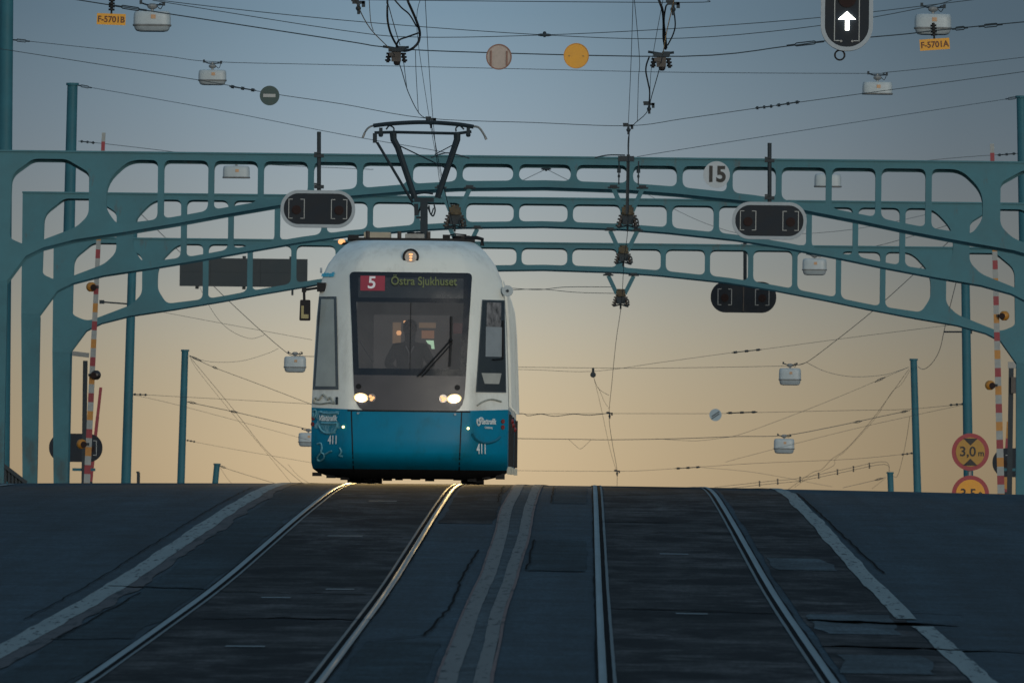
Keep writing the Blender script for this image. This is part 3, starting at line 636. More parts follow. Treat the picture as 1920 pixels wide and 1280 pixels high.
for (cx, cy, s, lb) in ((672, 8, 160, 'dark clamp at the sky top left of the cable loops'), (1262, 10, 160, 'dark clamp at the sky top at the right cable loops'),
                        (808, 226, 121, 'dark clamp on the wire just above the pantograph head'), (1178, 238, 119, 'dark clamp where the right contact wire meets a span wire'),
                        (1157, 884, 66.4, 'dark clamp on the lowest contact wire just above the crest'), (1143, 776, 73.5, 'dark clamp on the lower contact wire below the pulley'),
                        (1217, 198, 130, 'small clamp low on the right contact wire')):
    r = empty('wire_clamp', P(cx, cy, s), lb, 'clamp', 'clamps on the contact wires')
    k = 1.0 if s < 150 else .9
    mb = MB(); mb.box((0, 0, .02), (.16 * k, .05, .035)); mb.box((.06, 0, .0), (.04, .05, .07)); mb.box((-.04, 0, .045), (.09, .04, .03)); mb.build('jaw', DARK, r)
    mb = MB(); mb.tube([(0, 0, 0), (.005, 0, -.12)], .018, 6); mb.ball((0, 0, -.05), .032, 8, 6); mb.build('bolt', DARK, r)

# section insulators (clusters of ribbed porcelain)
IG = 'section insulators on the contact wires'
def cluster(mbx, k):
    rg = random.Random(int(k * 100))
    for sg in (-1, 1):
        for i in range(4):
            z = -.10 - i * .055
            mbx.disc((sg * (.10 + i * .016) * k, 0, z * k), .055 * k, .03 * k, 10, 'Z'); mbx.disc((sg * (.10 + i * .016) * k, 0, (z - .028) * k), .03 * k, .03 * k, 8, 'Z')
def insulator(cx, cy, s, label, k=1., vee=None, name='section_insulator'):
    """cx,cy = top of the cluster; vee = arch soffit height above it"""
    o = P(cx, cy, s); r = empty(name, o, label, 'insulator', IG)
    if vee:
        for sg in (-1, 1): MB().bar((sg * .27, -.03, vee), (sg * .085, -.03, -.02), .085, .10).build('hanger_leg', TEAL, r)
        mb = MB()
        for sg in (-1, 1): mb.box((sg * .27, -.03, vee + .015), (.22, .16, .03)); mb.box((sg * .27, -.10, vee + .045), (.14, .05, .04))
        mb.build('foot_plate', MATS['dark weathered steel'], r)
    mb = MB(); mb.box((0, 0, 0), (.20 * k, .2, .10 * k)); mb.disc((0, 0, .055 * k), .09 * k, .06 * k, 10, 'Z'); mb.disc((0, 0, -.06 * k), .115 * k, .04 * k, 12, 'Z'); mb.build('yoke', OCHRE, r)
    mb = MB(); cluster(mb, k); mb.build('porcelain_stack', INSUL, r)
    mb = MB(); mb.box((0, 0, -.16 * k), (.19 * k, .12, .16 * k)); mb.box((-.03 * k, -.07, -.2 * k), (.1 * k, .05, .1 * k)); mb.tube([(0, 0, -.2 * k), (0, 0, -.36 * k)], .02, 6); mb.build('clamp_block', DARK, r)
    ring = [Vector((.13 * k + .055 * k * math.cos(a), -.08, -.22 * k + .085 * k * math.sin(a))) for a in [i * math.pi / 8 for i in range(17)]]
    mb = MB(); mb.tube(ring, .014, 5); mb.tube([Vector((-.16 * k, -.05, -.3 * k)), Vector((0, -.05, -.26 * k)), Vector((.17 * k, -.05, -.31 * k))], .016, 5); mb.build('runner', DARK, r)
    return r
insulator(853, 394, 100.5, 'ribbed brown insulator under the nearest arch, behind the pantograph', 1.1, .40)
insulator(1177, 394, 100.5, 'ribbed brown insulator hung from the nearest arch over the empty track', 1.1, .40)
insulator(1169, 468, 94, 'ribbed brown insulator hung from the middle arch over the empty track', .95, .37)
insulator(1164, 549, 88.5, 'ribbed brown insulator hung from the farthest arch over the empty track', .95, .36)
insulator(869, 464, 94, 'insulator bracket of the middle arch just above the tram roof', .95, .37)
def section(cx, cy, s, label):
    o = P(cx, cy, s); r = empty('section_insulator', o, label, 'insulator', IG)
    mb = MB(); mb.box((0, 0, .03), (.20, .16, .05)); mb.box((.06, 0, .05), (.10, .1, .05)); mb.tube([(-.17, 0, .07), (0, 0, .045), (.16, 0, .065)], .018, 6); mb.build('yoke', DARK, r)
    mb = MB()
    for sg in (-1, 1):
        for i in range(3): mb.disc((sg * (.09 + .008 * i), 0, -.02 - i * .042), .036, .024, 10, 'Z'); mb.disc((sg * (.09 + .008 * i), 0, -.04 - i * .042), .02, .02, 8, 'Z')
    mb.build('porcelain_stack', BLACK, r)
    mb = MB(); mb.box((0, 0, -.06), (.12, .1, .12)); mb.ball((.01, 0, -.13), .045, 8, 6); mb.box((-.05, -.05, -.03), (.08, .05, .05)); mb.build('clamp_block', MATS['brown porcelain insulator'], r)
section(743, 98, 147.5, 'black section insulator below the left cable loops')
section(1240, 108, 147.5, 'black section insulator below the right cable loops')

# ------------------------------------------------------------------ hanging lamps
def sup(w, d, z, n=28, e=.45):
    pts = []
    for i in range(n):
        a = i * 2 * math.pi / n; c, s_ = math.cos(a), math.sin(a)
        pts.append(Vector((w / 2 * math.copysign(abs(c) ** e, c), d / 2 * math.copysign(abs(s_) ** e, s_), z)))
    return pts
def lamp(cx, ytop, ybot, w, label, bowl=True, hang=14):
    s = w / .56; o = P(cx, ybot, s); r = empty('hanging_lamp', o, label, 'street lamp', 'white street lamps hung on span wires')
    H = (ybot - ytop) / s; zb = .36 * H if bowl else .06 * H
    d = .34
    mb = MB(); mb.ring_loft([sup(.55, d, zb), sup(.55, d, zb + (H - zb) * .5), sup(.54, d * .98, zb + (H - zb) * .8), sup(.51, d * .9, zb + (H - zb) * .95), sup(.44, d * .7, H - .003), sup(.2, .1, H)]); mb.build('housing', WHITE, r, True)
    mb = MB(); mb.ring_loft([sup(.565, d + .02, zb - .028), sup(.575, d + .03, zb - .012), sup(.565, d + .02, zb)]); mb.build('rim', GREYMET, r)
    if bowl:
        mb = MB(); mb.ring_loft([sup(.36, d * .5, 0), sup(.46, d * .8, .012), sup(.51, d * .92, zb * .35), sup(.54, d, zb - .02)]); mb.build('diffuser', DIFF, r, True)
    z1 = H + hang / s
    mb = MB(); mb.tube([(0, 0, H), (0, 0, z1)], .022, 6); mb.ball((0, 0, H + .07), .07, 10, 6, (1.1, .8, .7)); mb.build('stem', GREYMET, r)
    mb = MB(); mb.tube([(-.17, 0, z1 + .01), (-.08, 0, z1 - .02), (.08, 0, z1 - .02), (.17, 0, z1 - .01)], .013, 5); mb.box((-.17, 0, z1 + .02), (.04, .04, .06)); mb.box((.17, 0, z1), (.04, .04, .06)); mb.build('clamp_bar', DARK, r)
    mb = MB(); mb.box((.02, -d / 2 - .004, zb + (H - zb) * .55), (.07, .006, .06)); mb.build('data_sticker', mat('faded orange sticker', (.45, .27, .15), .6) if 'faded orange sticker' not in MATS else MATS['faded orange sticker'], r)
    mb = MB(); mb.tube(spline([Vector((.05, 0, H + .1)), Vector((.12, 0, H + .03)), Vector((.16, 0, H + .12)), Vector((.1, 0, z1))], 4), .006, 4); mb.build('supply_lead', RUBBER, r)
lamp(285, 21, 60, 71, 'white hanging lamp beside the upper left yellow tag')
lamp(398, 131, 160, 53, 'white hanging lamp left of the dark disc with a white bar')
lamp(443, 311, 333, 51, 'white hanging lamp seen through the left panels of the nearest arch', False)
lamp(553, 668, 698, 42, 'white hanging lamp just left of the tram below its mirror', True, 6)
lamp(578, 811, 837, 38, 'white hanging lamp half hidden by the blue corner of the tram', True, 6)
lamp(1749, 26, 66, 70, 'white hanging lamp behind the upper right yellow tag', True, 14)
lamp(1645, 153, 176, 57, 'white hanging lamp below the arrow signal, under a lamp wire', False)
lamp(1552, 326, 350, 51, 'white hanging lamp split by an upright of the nearest arch at right', False)
lamp(1527, 485, 516, 46, 'white hanging lamp inside a panel of the farthest arch at right', True, 8)
lamp(1481, 690, 722, 42, 'white hanging lamp where a slanting cable reaches the level wire', True, 8)
lamp(1470, 822, 850, 39, 'lowest white hanging lamp, on the long dark cable at right', True, 6)

# ------------------------------------------------------------------ discs and tags on the wires
def disc(cx, cy, rp, s, label, m, bars=None, hang=10):
    o = P(cx, cy, s); r = empty('round_sign', o, label, 'sign', 'round discs hung on the wires'); rr = rp / s
    MB().disc((0, 0, 0), rr, .02, 40).build('plate', m, r)
    if bars: bars(r, rr)
    return r
PINKB = mat('faded pinkish aluminium', (.36, .30, .265), .6, var=.12, scale=12)
PINKR = mat('rusty pink rim', (.20, .10, .075), .6)
def ringmesh(rr, w, y, t, n=40):
    out = [(rr * math.cos(i * 2 * math.pi / n), rr * math.sin(i * 2 * math.pi / n)) for i in range(n)]
    inn = [((rr - w) * math.cos(i * 2 * math.pi / n), (rr - w) * math.sin(i * 2 * math.pi / n)) for i in range(n)]
    return MB().poly([out, inn], y - t / 2, y + t / 2)
def pinkbars(r, rr):
    for sg in (-1, 1): MB().box((sg * rr * .62, -.02, -rr * .1), (.022, .02, rr * 1.15)).build('bracket', PINKR, r)
    ringmesh(rr, .018, -.013, .012).build('rim', PINKR, r)
disc(935.5, 107, 24.2, 128, 'faded pinkish grey disc with two bracket bars, left of the orange disc', PINKB, pinkbars)
def dots(r, rr):
    ringmesh(rr, .010, -.013, .012).build('rim', mat('orange rim', (.45, .2, .02), .5), r)
    for sg in (-1, 1): MB().disc((sg * rr * .55, -.014, 0), .012, .008, 10).build('bolt', mat('dull bolt', (.3, .17, .03), .5), r)
disc(1080.5, 105, 23.8, 128, 'plain bright orange disc hung high in the middle of the sky', ORG, dots)
DGRN = mat('dark green enamel', (.012, .046, .046), .5, var=.2, scale=9)
def whitebar(r, rr):
    MB().box((-.005, -.016, 0), (rr * 1.25, .008, .055)).build('white_bar', MARK, r)
disc(505.5, 179.5, 18.5, 110, 'small dark green disc with a white bar on a sloping wire', DGRN, whitebar)
BLUEP = mat('pale blue grey enamel', (.25, .33, .38), .5)
def stripes(r, rr):
    for dz in (-.035, .02): MB().box((0, -.014, dz), (rr * 1.5, .008, .022), Matrix.Rotation(R(-35), 3, 'Y')).build('stripe', DARK, r)
disc(1341.5, 777.5, 11.5, 76.5, 'tiny pale blue disc with diagonal stripes low over the empty track', BLUEP, stripes)
SIGNW = mat('grey white sign face', (.34, .39, .43), .5, var=.06, scale=6)
def n15(r, rr):
    text('15', .40, 'numeral', INK, r, (-.01, -.014, -.005), .014, xs=.95)
disc(1343.5, 327.5, 25, 102, 'round white sign reading 15 on the nearest arch', SIGNW, n15)
def yellow_tag(cx, cy, w, h, s, rot, body, label):
    o = P(cx, cy, s); r = empty('wire_tag', o, label, 'sign', 'yellow wire tags'); r.rotation_euler.y = R(rot)
    MB().box((0, 0, 0), (w / s, .012, h / s)).build('plate', ORG, r)
    text(body, .125, 'lettering', mat('tag lettering', (.10, .03, .01), .6) if 'tag lettering' not in MATS else MATS['tag lettering'], r, (0, -.009, -.005), .003, xs=.95)
    mb = MB(); mb.tube([(0, 0, h / s / 2), (0, 0, h / s / 2 + .06)], .014, 6)
    for i in range(4): mb.disc((0, 0, h / s / 2 + .06 + i * .045), .045, .028, 10, 'Z'); mb.disc((0, 0, h / s / 2 + .085 + i * .045), .022, .03, 8, 'Z')
    mb.build('insulator_hanger', BLACK, r)
yellow_tag(208.5, 36.5, 54, 21, 128, 1.5, 'F-5701B', 'yellow tag reading F-5701B hung from a wire at upper left')
yellow_tag(1752.5, 83.5, 56, 21, 128, -4.5, 'F-5701A', 'tilted yellow tag reading F-5701A hung from a wire at upper right')

# ------------------------------------------------------------------ bridge signals
def stadium(w, h, n=14):
    r = min(w, h) / 2 * .96; pts = []
    for (cx, cz, a0) in ((w / 2 - r, h / 2 - r, 0), (-w / 2 + r, h / 2 - r, 90), (-w / 2 + r, -h / 2 + r, 180), (w / 2 - r, -h / 2 + r, 270)):
        for i in range(n + 1): a = R(a0 + 90 * i / n); pts.append((cx + r * math.cos(a), cz + r * math.sin(a)))
    return pts
def cbracket(mb, cx, cz, w, h, t, y):
    for sg in (-1, 1):
        x = cx + sg * w / 2; mb.box((x, y, cz), (t, .008, h))
        for sz in (-1, 1): mb.box((x - sg * .042, y, cz + sz * (h / 2 - t / 2)), (.06, .008, t))
def signal(cx, cy, w, h, s, label, rim=True, post=None, lensz=-.02):
    o = P(cx, cy, s); W, H = w / s, h / s; r = empty('road_signal', o, label, 'signal', 'oval bridge signals with two lamps')
    iw = W - (.12 if rim else 0); ih = H - (.12 if rim else 0)
    MB().poly([stadium(iw, ih)], -.06, .1).build('backboard', SIGBLK, r)
    if rim: MB().poly([stadium(W, H), stadium(iw, ih)], -.07, .06).build('rim', RIM, r)
    for sg in (-1, 1):
        x = sg * W * .285
        mb = MB(); cbracket(mb, x, 0, .29 * W / 1.4, .37 * H / .7, .013, -.066); mb.build('contrast_mark', MARK, r)
        mb = MB(); mb.disc((x, -.07, lensz), .085, .03, 20); mb.build('lens', LENS, r)
    if post:
        xt, yt, yb = post; a = P(xt, yt, s) - o; b_ = P(xt, yb, s) - o
        MB().tube([a + Vector((0, .05, 0)), b_ + Vector((0, .05, 0))], .038, 10).build('post', DARK if rim else DARK, r)
        mb = MB()
        for k in (.45, .62) if True else (): pass
        for yy in post_clamps.get(xt, ()):
            q = P(xt, yy, s) - o; mb.box(q + Vector((0, .08, 0)), (.18, .2, .06)); mb.box(q + Vector((-.03, 0, .05)), (.12, .1, .03))
        mb.build('post_clamp', DARK, r)
    return r
post_clamps = {598: (292, 350), 1443: (301, 371), 1397: (463, 533)}
signal(596, 392, 140, 70, 101, 'dark oval signal with pale rim on a post, left of the pantograph', True, (598, 247, 360))
signal(1442.5, 414, 140, 70, 101, 'dark oval signal with pale rim below the right part of the nearest arch', True, (1443, 268, 381))
r = signal(1394, 557, 123, 58, 87.6, 'all black oval signal without rim below the farthest arch', False, (1397, 440, 535))
MB().box((-.0, -.068, 0), (.02, .012, .6)).build('seam_strip', INSUL, r)
signal(142, 839, 100, 53, 82, 'dark oval signal low behind the left arch columns', False)
signal(1908, 867, 94, 54, 82, 'dark oval signal low at the right edge behind the boom', False)
# arrow signal at the top
o = P(1588, 22, 140); r = empty('arrow_signal', o, 'tall dark signal with pale rim showing a lit white arrow', 'signal')
W = 98 / 140; H = 1.06
MB().poly([stadium(W - .11, H - .11)], -.06, .12).build('backboard', SIGBLK, r)
MB().poly([stadium(W, H), stadium(W - .11, H - .11)], -.07, .08).build('rim', RIM, r)
mb = MB(); cbracket(mb, 0, -.09, .33, .62, .012, -.068); mb.build('contrast_mark', MARK, r)
zc = (22 - 40) / 140
ARROW = mat('lit white arrow', (.9, .9, .85), .4, emit=((1, .99, .88), 6))
A = [(-.022, -.125), (.03, -.125), (.03, .02), (.118, .02), (0, .125), (-.118, .02), (-.022, .02)]
MB().poly([[(x, z + zc) for x, z in A]], -.085, -.07).build('arrow', ARROW, r)
MB().disc((0, -.07, .17), .12, .02, 24).build('lens', MATS['unlit red lens'], r)
for sg in (-1, 1): MB().disc((sg * .075, -.07, -.40), .016, .016, 10).build('bolt', GREYMET, r)
ring = [Vector((-.09 + .065 * math.cos(a), 0, -H / 2 - .055 + .065 * math.sin(a))) for a in [i * math.pi / 10 for i in range(21)]]
MB().tube(ring, .013, 6).build('hanging_ring', RUBBER, r)

# dark panel behind the farthest arch
o = P(457.5, 511, 80); r = empty('overhead_panel', o, 'wide dark slate panel of three boards hung behind the left of the arches', 'sign')
SLATE = mat('dark slate board', (.019, .030, .037), .7, var=.15, scale=2)
for i, w in enumerate((.72, 1.18, 1.10)):
    x = (-1.51, -.79, .39)[i]; MB().box((x + w / 2, 0, .166), (w - .004, .06, .330)).build('board', SLATE, r); MB().box((x + w / 2, 0, -.166), (w - .004, .06, .330)).build('board', SLATE, r)
mb = MB(); mb.box((1.14, .02, -.42), (.05, .05, .2)); mb.build('drop_bracket', DARK, r)
mb = MB()
for x in (-1.1, 0, 1.1): mb.box((x, .10, 0), (.08, .14, .78))
mb.build('back_rail', DARK, r); MB().box((0, .04, 0), (2.96, .02, .64)).build('back_sheet', SLATE, r)

# ------------------------------------------------------------------ barrier booms
STR = [RED, WSTR, YEL, WSTR]
def boom(pt, pb, s, w, label, lamps, name='barrier_boom', n=36, mats=STR, group='raised barrier booms'):
    a, b = P(*pt, s), P(*pb, s)
    base = b + (b - a) * ((zroad(b.y) - b.z) / (b.z - a.z)); base = Vector((base.x, base.y, base.z))
    r = empty(name, base, label, 'barrier', group); t = a - base
    mb = MB()
    for i in range(n):
        mb.cur = i % len(mats); w0 = w * (1 - .45 * i / n)
        mb.bar(t * (i / n) + Vector((0, 0, 0)), t * ((i + 1) / n), w0, .06)
    mb.build('striped_arm', mats, r)
    for (x, y, sd, lit) in lamps:
        q = P(x, y, s) - base
        mb = MB(); mb.ball((0, 0, 0), .105, 14, 8, (1, .8, 1)); l = mb.build('warning_lamp', YEL if lit else INSUL, r, True); l.location = q + Vector((0, -.05, 0))
        mb = MB(); mb.disc((sd * .05, -.075, -.01), .065, .03, 14); m2 = mb.build('lamp_lens', LENS, l)
        mb = MB(); mb.box((sd * .1, .02, 0), (.12, .06, .05)); mb.build('lamp_arm', DARK, l)
    mb = MB(); mb.box((0, .1, .25), (.3, .3, .5)); mb.box((.02, .1, .54), (.22, .2, .1)); mb.build('boom_pivot', DARK, r)
    return r
boom((194.5, 249, ), (163, 903), 90.5, .135, 'raised red, white and yellow barrier boom between the left arch columns', [(171, 538, 1, True), (180, 703, -1, False), (153, 832, 1, True)], n=42)
boom((1860, 270), (1877, 925), 90.5, .15, 'raised red, white and yellow barrier boom at the right arch columns', [(1883, 592, -1, True), (1856, 722, 1, True)], n=42)
boom((189, 726), (172, 880), 80, .11, 'thin plain red barrier boom beside the left striped boom', [], n=6, mats=[RED, RED])
boom((1891, 790), (1884, 925), 80, .14, 'dull red and yellow boom behind the right striped boom', [], n=9, mats=[RED, RED, YEL])
# post with bracket left, post and box right
def mast(pxt, pyt, pxb, s, w, label, arm=None, boxes=()):
    a, b = P(pxt, pyt, s), P(pxb, 905, s); base = b + (b - a) * ((zroad(b.y) - .05 - b.z) / (b.z - a.z))
    r = empty('signal_mast', base, label, 'post', 'slim dark posts by the arch columns')
    MB().bar((0, 0, 0), a - base, w, w).build('post', DARK, r)
    if arm:
        p0, p1 = P(*arm[0], s) - base, P(*arm[1], s) - base; MB().bar(p0, p1, arm[2], .08).build('bracket_arm', GREYMET, r)
    for (x, y, w_, h_) in boxes:
        q = P(x, y, s) - base; MB().box(q + Vector((0, -.08, 0)), (w_, .16, h_)).build('control_box', INSUL, r)
    p = P(pxt, 880, s) - base; MB().box((0, 0, p.z), (.5, .05, .06)).build('cross_rail', POLE, r)
mast(160, 676, 157, 86, .10, 'slim dark post with a grey bracket between the left arch columns', ((133, 662), (167, 666), .10))
mast(1896, 690, 1893, 84, .11, 'slim dark post with a brown box at the right arch column', ((1890, 684), (1912, 684), .14), [(1903, 722, .18, .36)])
p0 = P(191, 566, 76); p1 = P(257, 571, 76); r = empty('wire_bracket', p0, 'thin horizontal arm beside the left striped boom', 'bracket'); MB().tube([(0, 0, 0), p1 - p0], .022, 6).build('arm', DARK, r); MB().box((0, 0, 0), (.12, .08, .09)).build('clamp', DARK, r)
p0 = P(1771, 622, 76.2); p1 = P(1815, 622, 76.4); r = empty('wire_bracket', p0, 'thin horizontal arm on the pole above the height limit sign', 'bracket'); MB().tube([(0, 0, 0), p1 - p0], .022, 6).build('arm', DARK, r); MB().box(p1 - p0, (.2, .2, .09)).build('clamp', DARK, r)
# railing end at far left
a = P(-6, 862, 98); base = Vector((a.x, a.y, zroad(a.y)))
r = empty('railing', base, 'dark railing end sloping down at the far left edge', 'railing')
e = P(50, 905, 98); q0 = a - base; q1 = e - base
q00 = q0 + (q0 - q1) * 1.6
MB().bar(q00, q1, .07, .12).build('handrail', DARK, r)
for i in range(22):
    t = i / 22; q = q00.lerp(q1, t); MB().box((q.x, 0, q.z / 2 - .1), (.035, .05, q.z + .2)).build('baluster', DARK, r)
qa, qb = q00 - Vector((0, -.04, .2)), q1 - Vector((0, -.04, .12)); MB().bar(qa, qb, .20, .03).build('infill_plate', DARK, r)

# ------------------------------------------------------------------ road signs
SYEL = mat('yellow sign face', (.34, .18, .02), .5, var=.08, scale=8)
SORG = mat('orange yellow sign face', (.62, .27, .015), .5, var=.06, scale=8)
SRED = mat('red sign border', (.26, .02, .03), .5, var=.1, scale=8)
o = P(1819, 847, 85); base = Vector((o.x, o.y, zroad(o.y) - .05))
def road_sign(cy, face, label, fn):
    q = P(1819.5, cy, 85); r = empty('road_sign', q, label, 'sign', 'round yellow limit signs'); rr = 35 / 85
    MB().disc((0, 0, 0), rr, .03, 48).build('border', SRED, r); MB().disc((0, -.02, 0), rr * .78, .014, 48).build('face', face, r); fn(r, rr)
    MB().disc((0, .03, 0), rr * .98, .02, 48).build('back_plate', GREYMET, r)
def f1(r, rr):
    for sg in (1, -1): MB().poly([[(-.16, sg * .30), (.16, sg * .30), (0, sg * .145)][::sg]], -.034, -.028).build('triangle', INK, r)
    text('3,0', .30, 'numerals', INK, r, (-.06, -.03, .0), .005); text('m', .18, 'unit_letter', INK, r, (.235, -.03, -.03), .004)
def f2(r, rr):
    text('3,5', .30, 'numerals', INK, r, (-.05, -.03, .0), .005); text('t', .24, 'unit_letter', INK, r, (.22, -.03, .0), .004)
road_sign(847, SYEL, 'round yellow height limit sign reading 3,0m with black triangles', f1)
road_sign(926, SORG, 'round orange weight limit sign reading 3,5 t half below the crest', f2)
r = empty('sign_post', base, 'grey post carrying the two round yellow limit signs', 'post')
MB().tube([(0, .08, 0), (0, .08, P(1819, 815, 85).z - base.z)], .05, 10).build('shaft', GREYMET, r); MB().disc((0, .08, .1), .14, .1, 14, 'Z').build('foot', GREYMET, r)

# ------------------------------------------------------------------ the tram
SC = 140.
TB = P(766, 907, SC); TB.z = zroad(TB.y) + .012 - .0011 * (TB.x - XC) ** 2
tram = empty('tram', TB, 'white and turquoise tram, line 5, coming over the crest', 'tram')
tram.rotation_euler = (math.atan(.0128), 0, 0)
def lx(px, py=907): return (px - 766 - .006 * (907 - py)) / SC
def lz(py): return (907 - py) / SC
def interp(T, x):
    if x <= T[0][0]: return T[0][1]
    for (a, b), (c, d) in zip(T[:-1], T[1:]):
        if x <= c: return b + (d - b) * (x - a) / (c - a)
    return T[-1][1]
WT = [(.06, .98), (.09, 1.12), (.13, 1.23), (.18, 1.30), (.26, 1.318), (.98, 1.322), (1.6, 1.30), (2.2, 1.272), (2.55, 1.24), (2.78, 1.195), (2.93, 1.13), (3.04, 1.05), (3.12, .985), (3.19, .915), (3.24, .85), (3.265, .79)]
RT = [(.06, .80), (.09, .64), (.13, .48), (.18, .33), (.24, .19), (.30, .09), (.36, .03), (.42, 0), (.98, .02), (1.4, .09), (2.0, .22), (2.6, .37), (2.85, .45), (3.0, .53), (3.12, .66), (3.19, .80), (3.24, .98), (3.265, 1.15)]
def hw(z): return interp(WT, z)
def plan(t):
    t = abs(t)
    return .10 * (t / .6) ** 2 if t < .6 else .10 + .14 * (t - .6) / .2 * 1.0 * min(1, (t - .6) / .2) if t < .6 else .10 + .333 * (t - .6) + .95 * max(0, t - .62) ** 1.35 * 1.3
def SY(x, z):
    w = hw(z); return interp(RT, z) + plan(max(-1, min(1, x / w)))
def SN(x, z):
    e = .004; w = hw(z) - .006; xx = max(-w + e, min(w - e, x)); zz = max(.12, min(3.25, z))
    dx = (SY(xx + e, zz) - SY(xx - e, zz)) / (2 * e); dz = (SY(xx, zz + e) - SY(xx, zz - e)) / (2 * e)
    return Vector((dx, -1, dz)).normalized()
def skin(mb, zs, LEN, n=61, hole=None):
    """front shell with straight sides back to LEN"""
    vs = []; fs = []; m = n + 2
    for zf in zs:
        ring = []
        for i in range(n):
            t = -1 + 2 * i / (n - 1); t = math.copysign(abs(t) ** .8, t)
            z = zf(t) if callable(zf) else zf; w = hw(z); ring.append((w * t, SY(w * t, z), z))
        z0, z1 = ring[0][2], ring[-1][2]
        vs += [(-hw(z0), LEN, z0)] + ring + [(hw(z1), LEN, z1)]
    for j in range(len(zs) - 1):
        for i in range(m - 1):
            a = j * m + i; f = (a, a + 1, a + m + 1, a + m)
            if hole and 0 < i < m - 2 and all(hole(vs[q][0], vs[q][2]) for q in f): continue
            fs.append(f)
    mb.add(vs, fs); return vs, m
def cap(mb, row):
    m = len(row); vs = []; fs = []
    h = m // 2
    b = list(row); k = []
    for i in range(h): k.append((b[i], b[m - 1 - i]))
    for p, q in k: vs += [p, q]
    for i in range(len(k) - 1): fs.append((2 * i, 2 * i + 1, 2 * i + 3, 2 * i + 2))
    fs.append((2 * len(k) - 2, 2 * len(k) - 1, 2 * len(k))); vs.append(b[h])
    mb.add(vs, fs)
TWHITE = mat('tram white lacquer', (.67, .69, .645), .38, var=.05, scale=1.5, coat=.1, stain=((.42, .41, .37), (.50, .80), 2.4, (1, 1, .35)))
TBLUE = mat('tram turquoise lacquer', (.0005, .172, .300), .42, var=.08, scale=1.5, spec=.14, stain=((.010, .10, .13), (.50, .80), 2.6, (1, 1, .6)))
MASK = mat('charcoal front mask', (.055, .052, .058), .45, var=.12, scale=3)
split = lambda t: .975 + .055 * max(0, abs(t) - .45) ** 1.2
mb = MB(); L1 = 9.2
vs, m = skin(mb, [split, 1.1, 1.35, 1.46, 1.6, 1.9, 2.2, 2.45, 2.5, 2.65, 2.78, 2.86, 2.93, 2.99, 3.04, 3.08, 3.12, 3.155, 3.19, 3.215, 3.24, 3.265], L1, hole=lambda x, z: 1.45 < z < 2.46 and -.74 - .03 * (z - 1.3) < x < .73 + .03 * (z - 1.3))
cap(mb, vs[-m:]); mb.build('body_shell', TWHITE, tram, True)
mb = MB(); skin(mb, [.185, .21, .24, .27, .30, .33, .36, .39, .42, .6, .8, split], L1); mb.build('lower_panel', TBLUE, tram, True)
mb = MB(); vs2, m2_ = skin(mb, [.06, .075, .09, .11, .13, .155, .185], L1); cap(mb, vs2[:m2_]); mb.build('under_skirt', RUBBER, tram, True)
def patch(zs, xl, xr, off, nx=24):
    mb = MB(); vs = []; fs = []
    for z in zs:
        a, b = xl(z), xr(z)
        for i in range(nx + 1):
            x = a + (b - a) * i / nx; vs.append(Vector((x, SY(x, z), z)) + SN(x, z) * off)
    k = nx + 1
    for j in range(len(zs) - 1):
        for i in range(nx): q = j * k + i; fs.append((q, q + 1, q + k + 1, q + k))
    return mb.add(vs, fs)
def lin(z0, x0, z1, x1): return lambda z: x0 + (x1 - x0) * (z - z0) / (z1 - z0)
def zl(a, b, n=24): return [a + (b - a) * i / n for i in range(n + 1)]
def roundz(f, z0, z1, r0, r1, sg):
    """inset an edge function with rounded corners at z0 (bottom) and z1 (top); sg=+1 left edge"""
    def g(z):
        x = f(z); d = 0
        if z - z0 < r0: d = r0 - math.sqrt(max(0, r0 ** 2 - (r0 - (z - z0)) ** 2))
        if z1 - z < r1: d = max(d, r1 - math.sqrt(max(0, r1 ** 2 - (r1 - (z1 - z)) ** 2)))
        return x + sg * d
    return g
# front mask: full black field under glass, then windscreen glass, dark border
z0, z1 = .975, 2.825
def ml(z): return interp([(.975, -.62), (1.0, -.665), (1.06, -.705), (1.15, -.735), (1.3, -.748), (2.825, -.825)], z)
def mr(z): return interp([(.975, .62), (1.0, .665), (1.06, .705), (1.15, .73), (1.3, .742), (2.825, .81)], z)
WZ0 = 1.44
fl = roundz(ml, z0, z1, 0, .06, 1); fr = roundz(mr, z0, z1, 0, .06, -1)
patch([.975, 1.0, 1.03, 1.06, 1.1, 1.15, 1.22, 1.3, 1.38, WZ0], fl, fr, .012).build('front_mask', MASK, tram, True)
FRAME = mat('black glazing border', (.012, .013, .017), .18, var=.2, scale=3)
zt = sorted(set(zl(WZ0, z1, 26) + [z1 - .02, z1 - .04, z1 - .005]))
gz0, gz1 = 1.53, 2.42
gl = lambda z: ml(z) + .075; gr = lambda z: mr(z) - .085
# border as four strips round the glass
mb = patch([z for z in zl(gz1, z1, 14)] + [z1 - .005] if False else sorted(set(zl(gz1 + .12, gz1 + .0, 2) + [gz1])), fl, fr, .012)
zz = zl(gz0, gz1, 16)
glz = MB()
b1 = patch(zl(WZ0, gz0, 4), fl, fr, .012); b2 = patch(zz, fl, gl, .012, 4); b3 = patch(zz, gr, fr, .012, 4); b4 = patch(zl(gz1, 2.48, 3), fl, fr, .012)
b5 = patch(sorted(set(zl(2.75, z1, 6) + [z1 - .006, z1 - .03])), fl, fr, .012); b6 = patch(zl(2.48, 2.75, 6), fl, lambda z: -.705, .012, 5); b7 = patch(zl(2.48, 2.75, 6), lambda z: .70, fr, .012, 5)
for q in (b1, b2, b3, b4, b5, b6, b7): glz.add(q.v, q.f)
ws_frame = glz.build('windscreen_border', FRAME, tram, True)
GLASS = glass_mat('windscreen glass', (.66, .66, .68), .55, .04, (.15, .148, .155))  # raised base colour stands in for the reflective veil on the glass
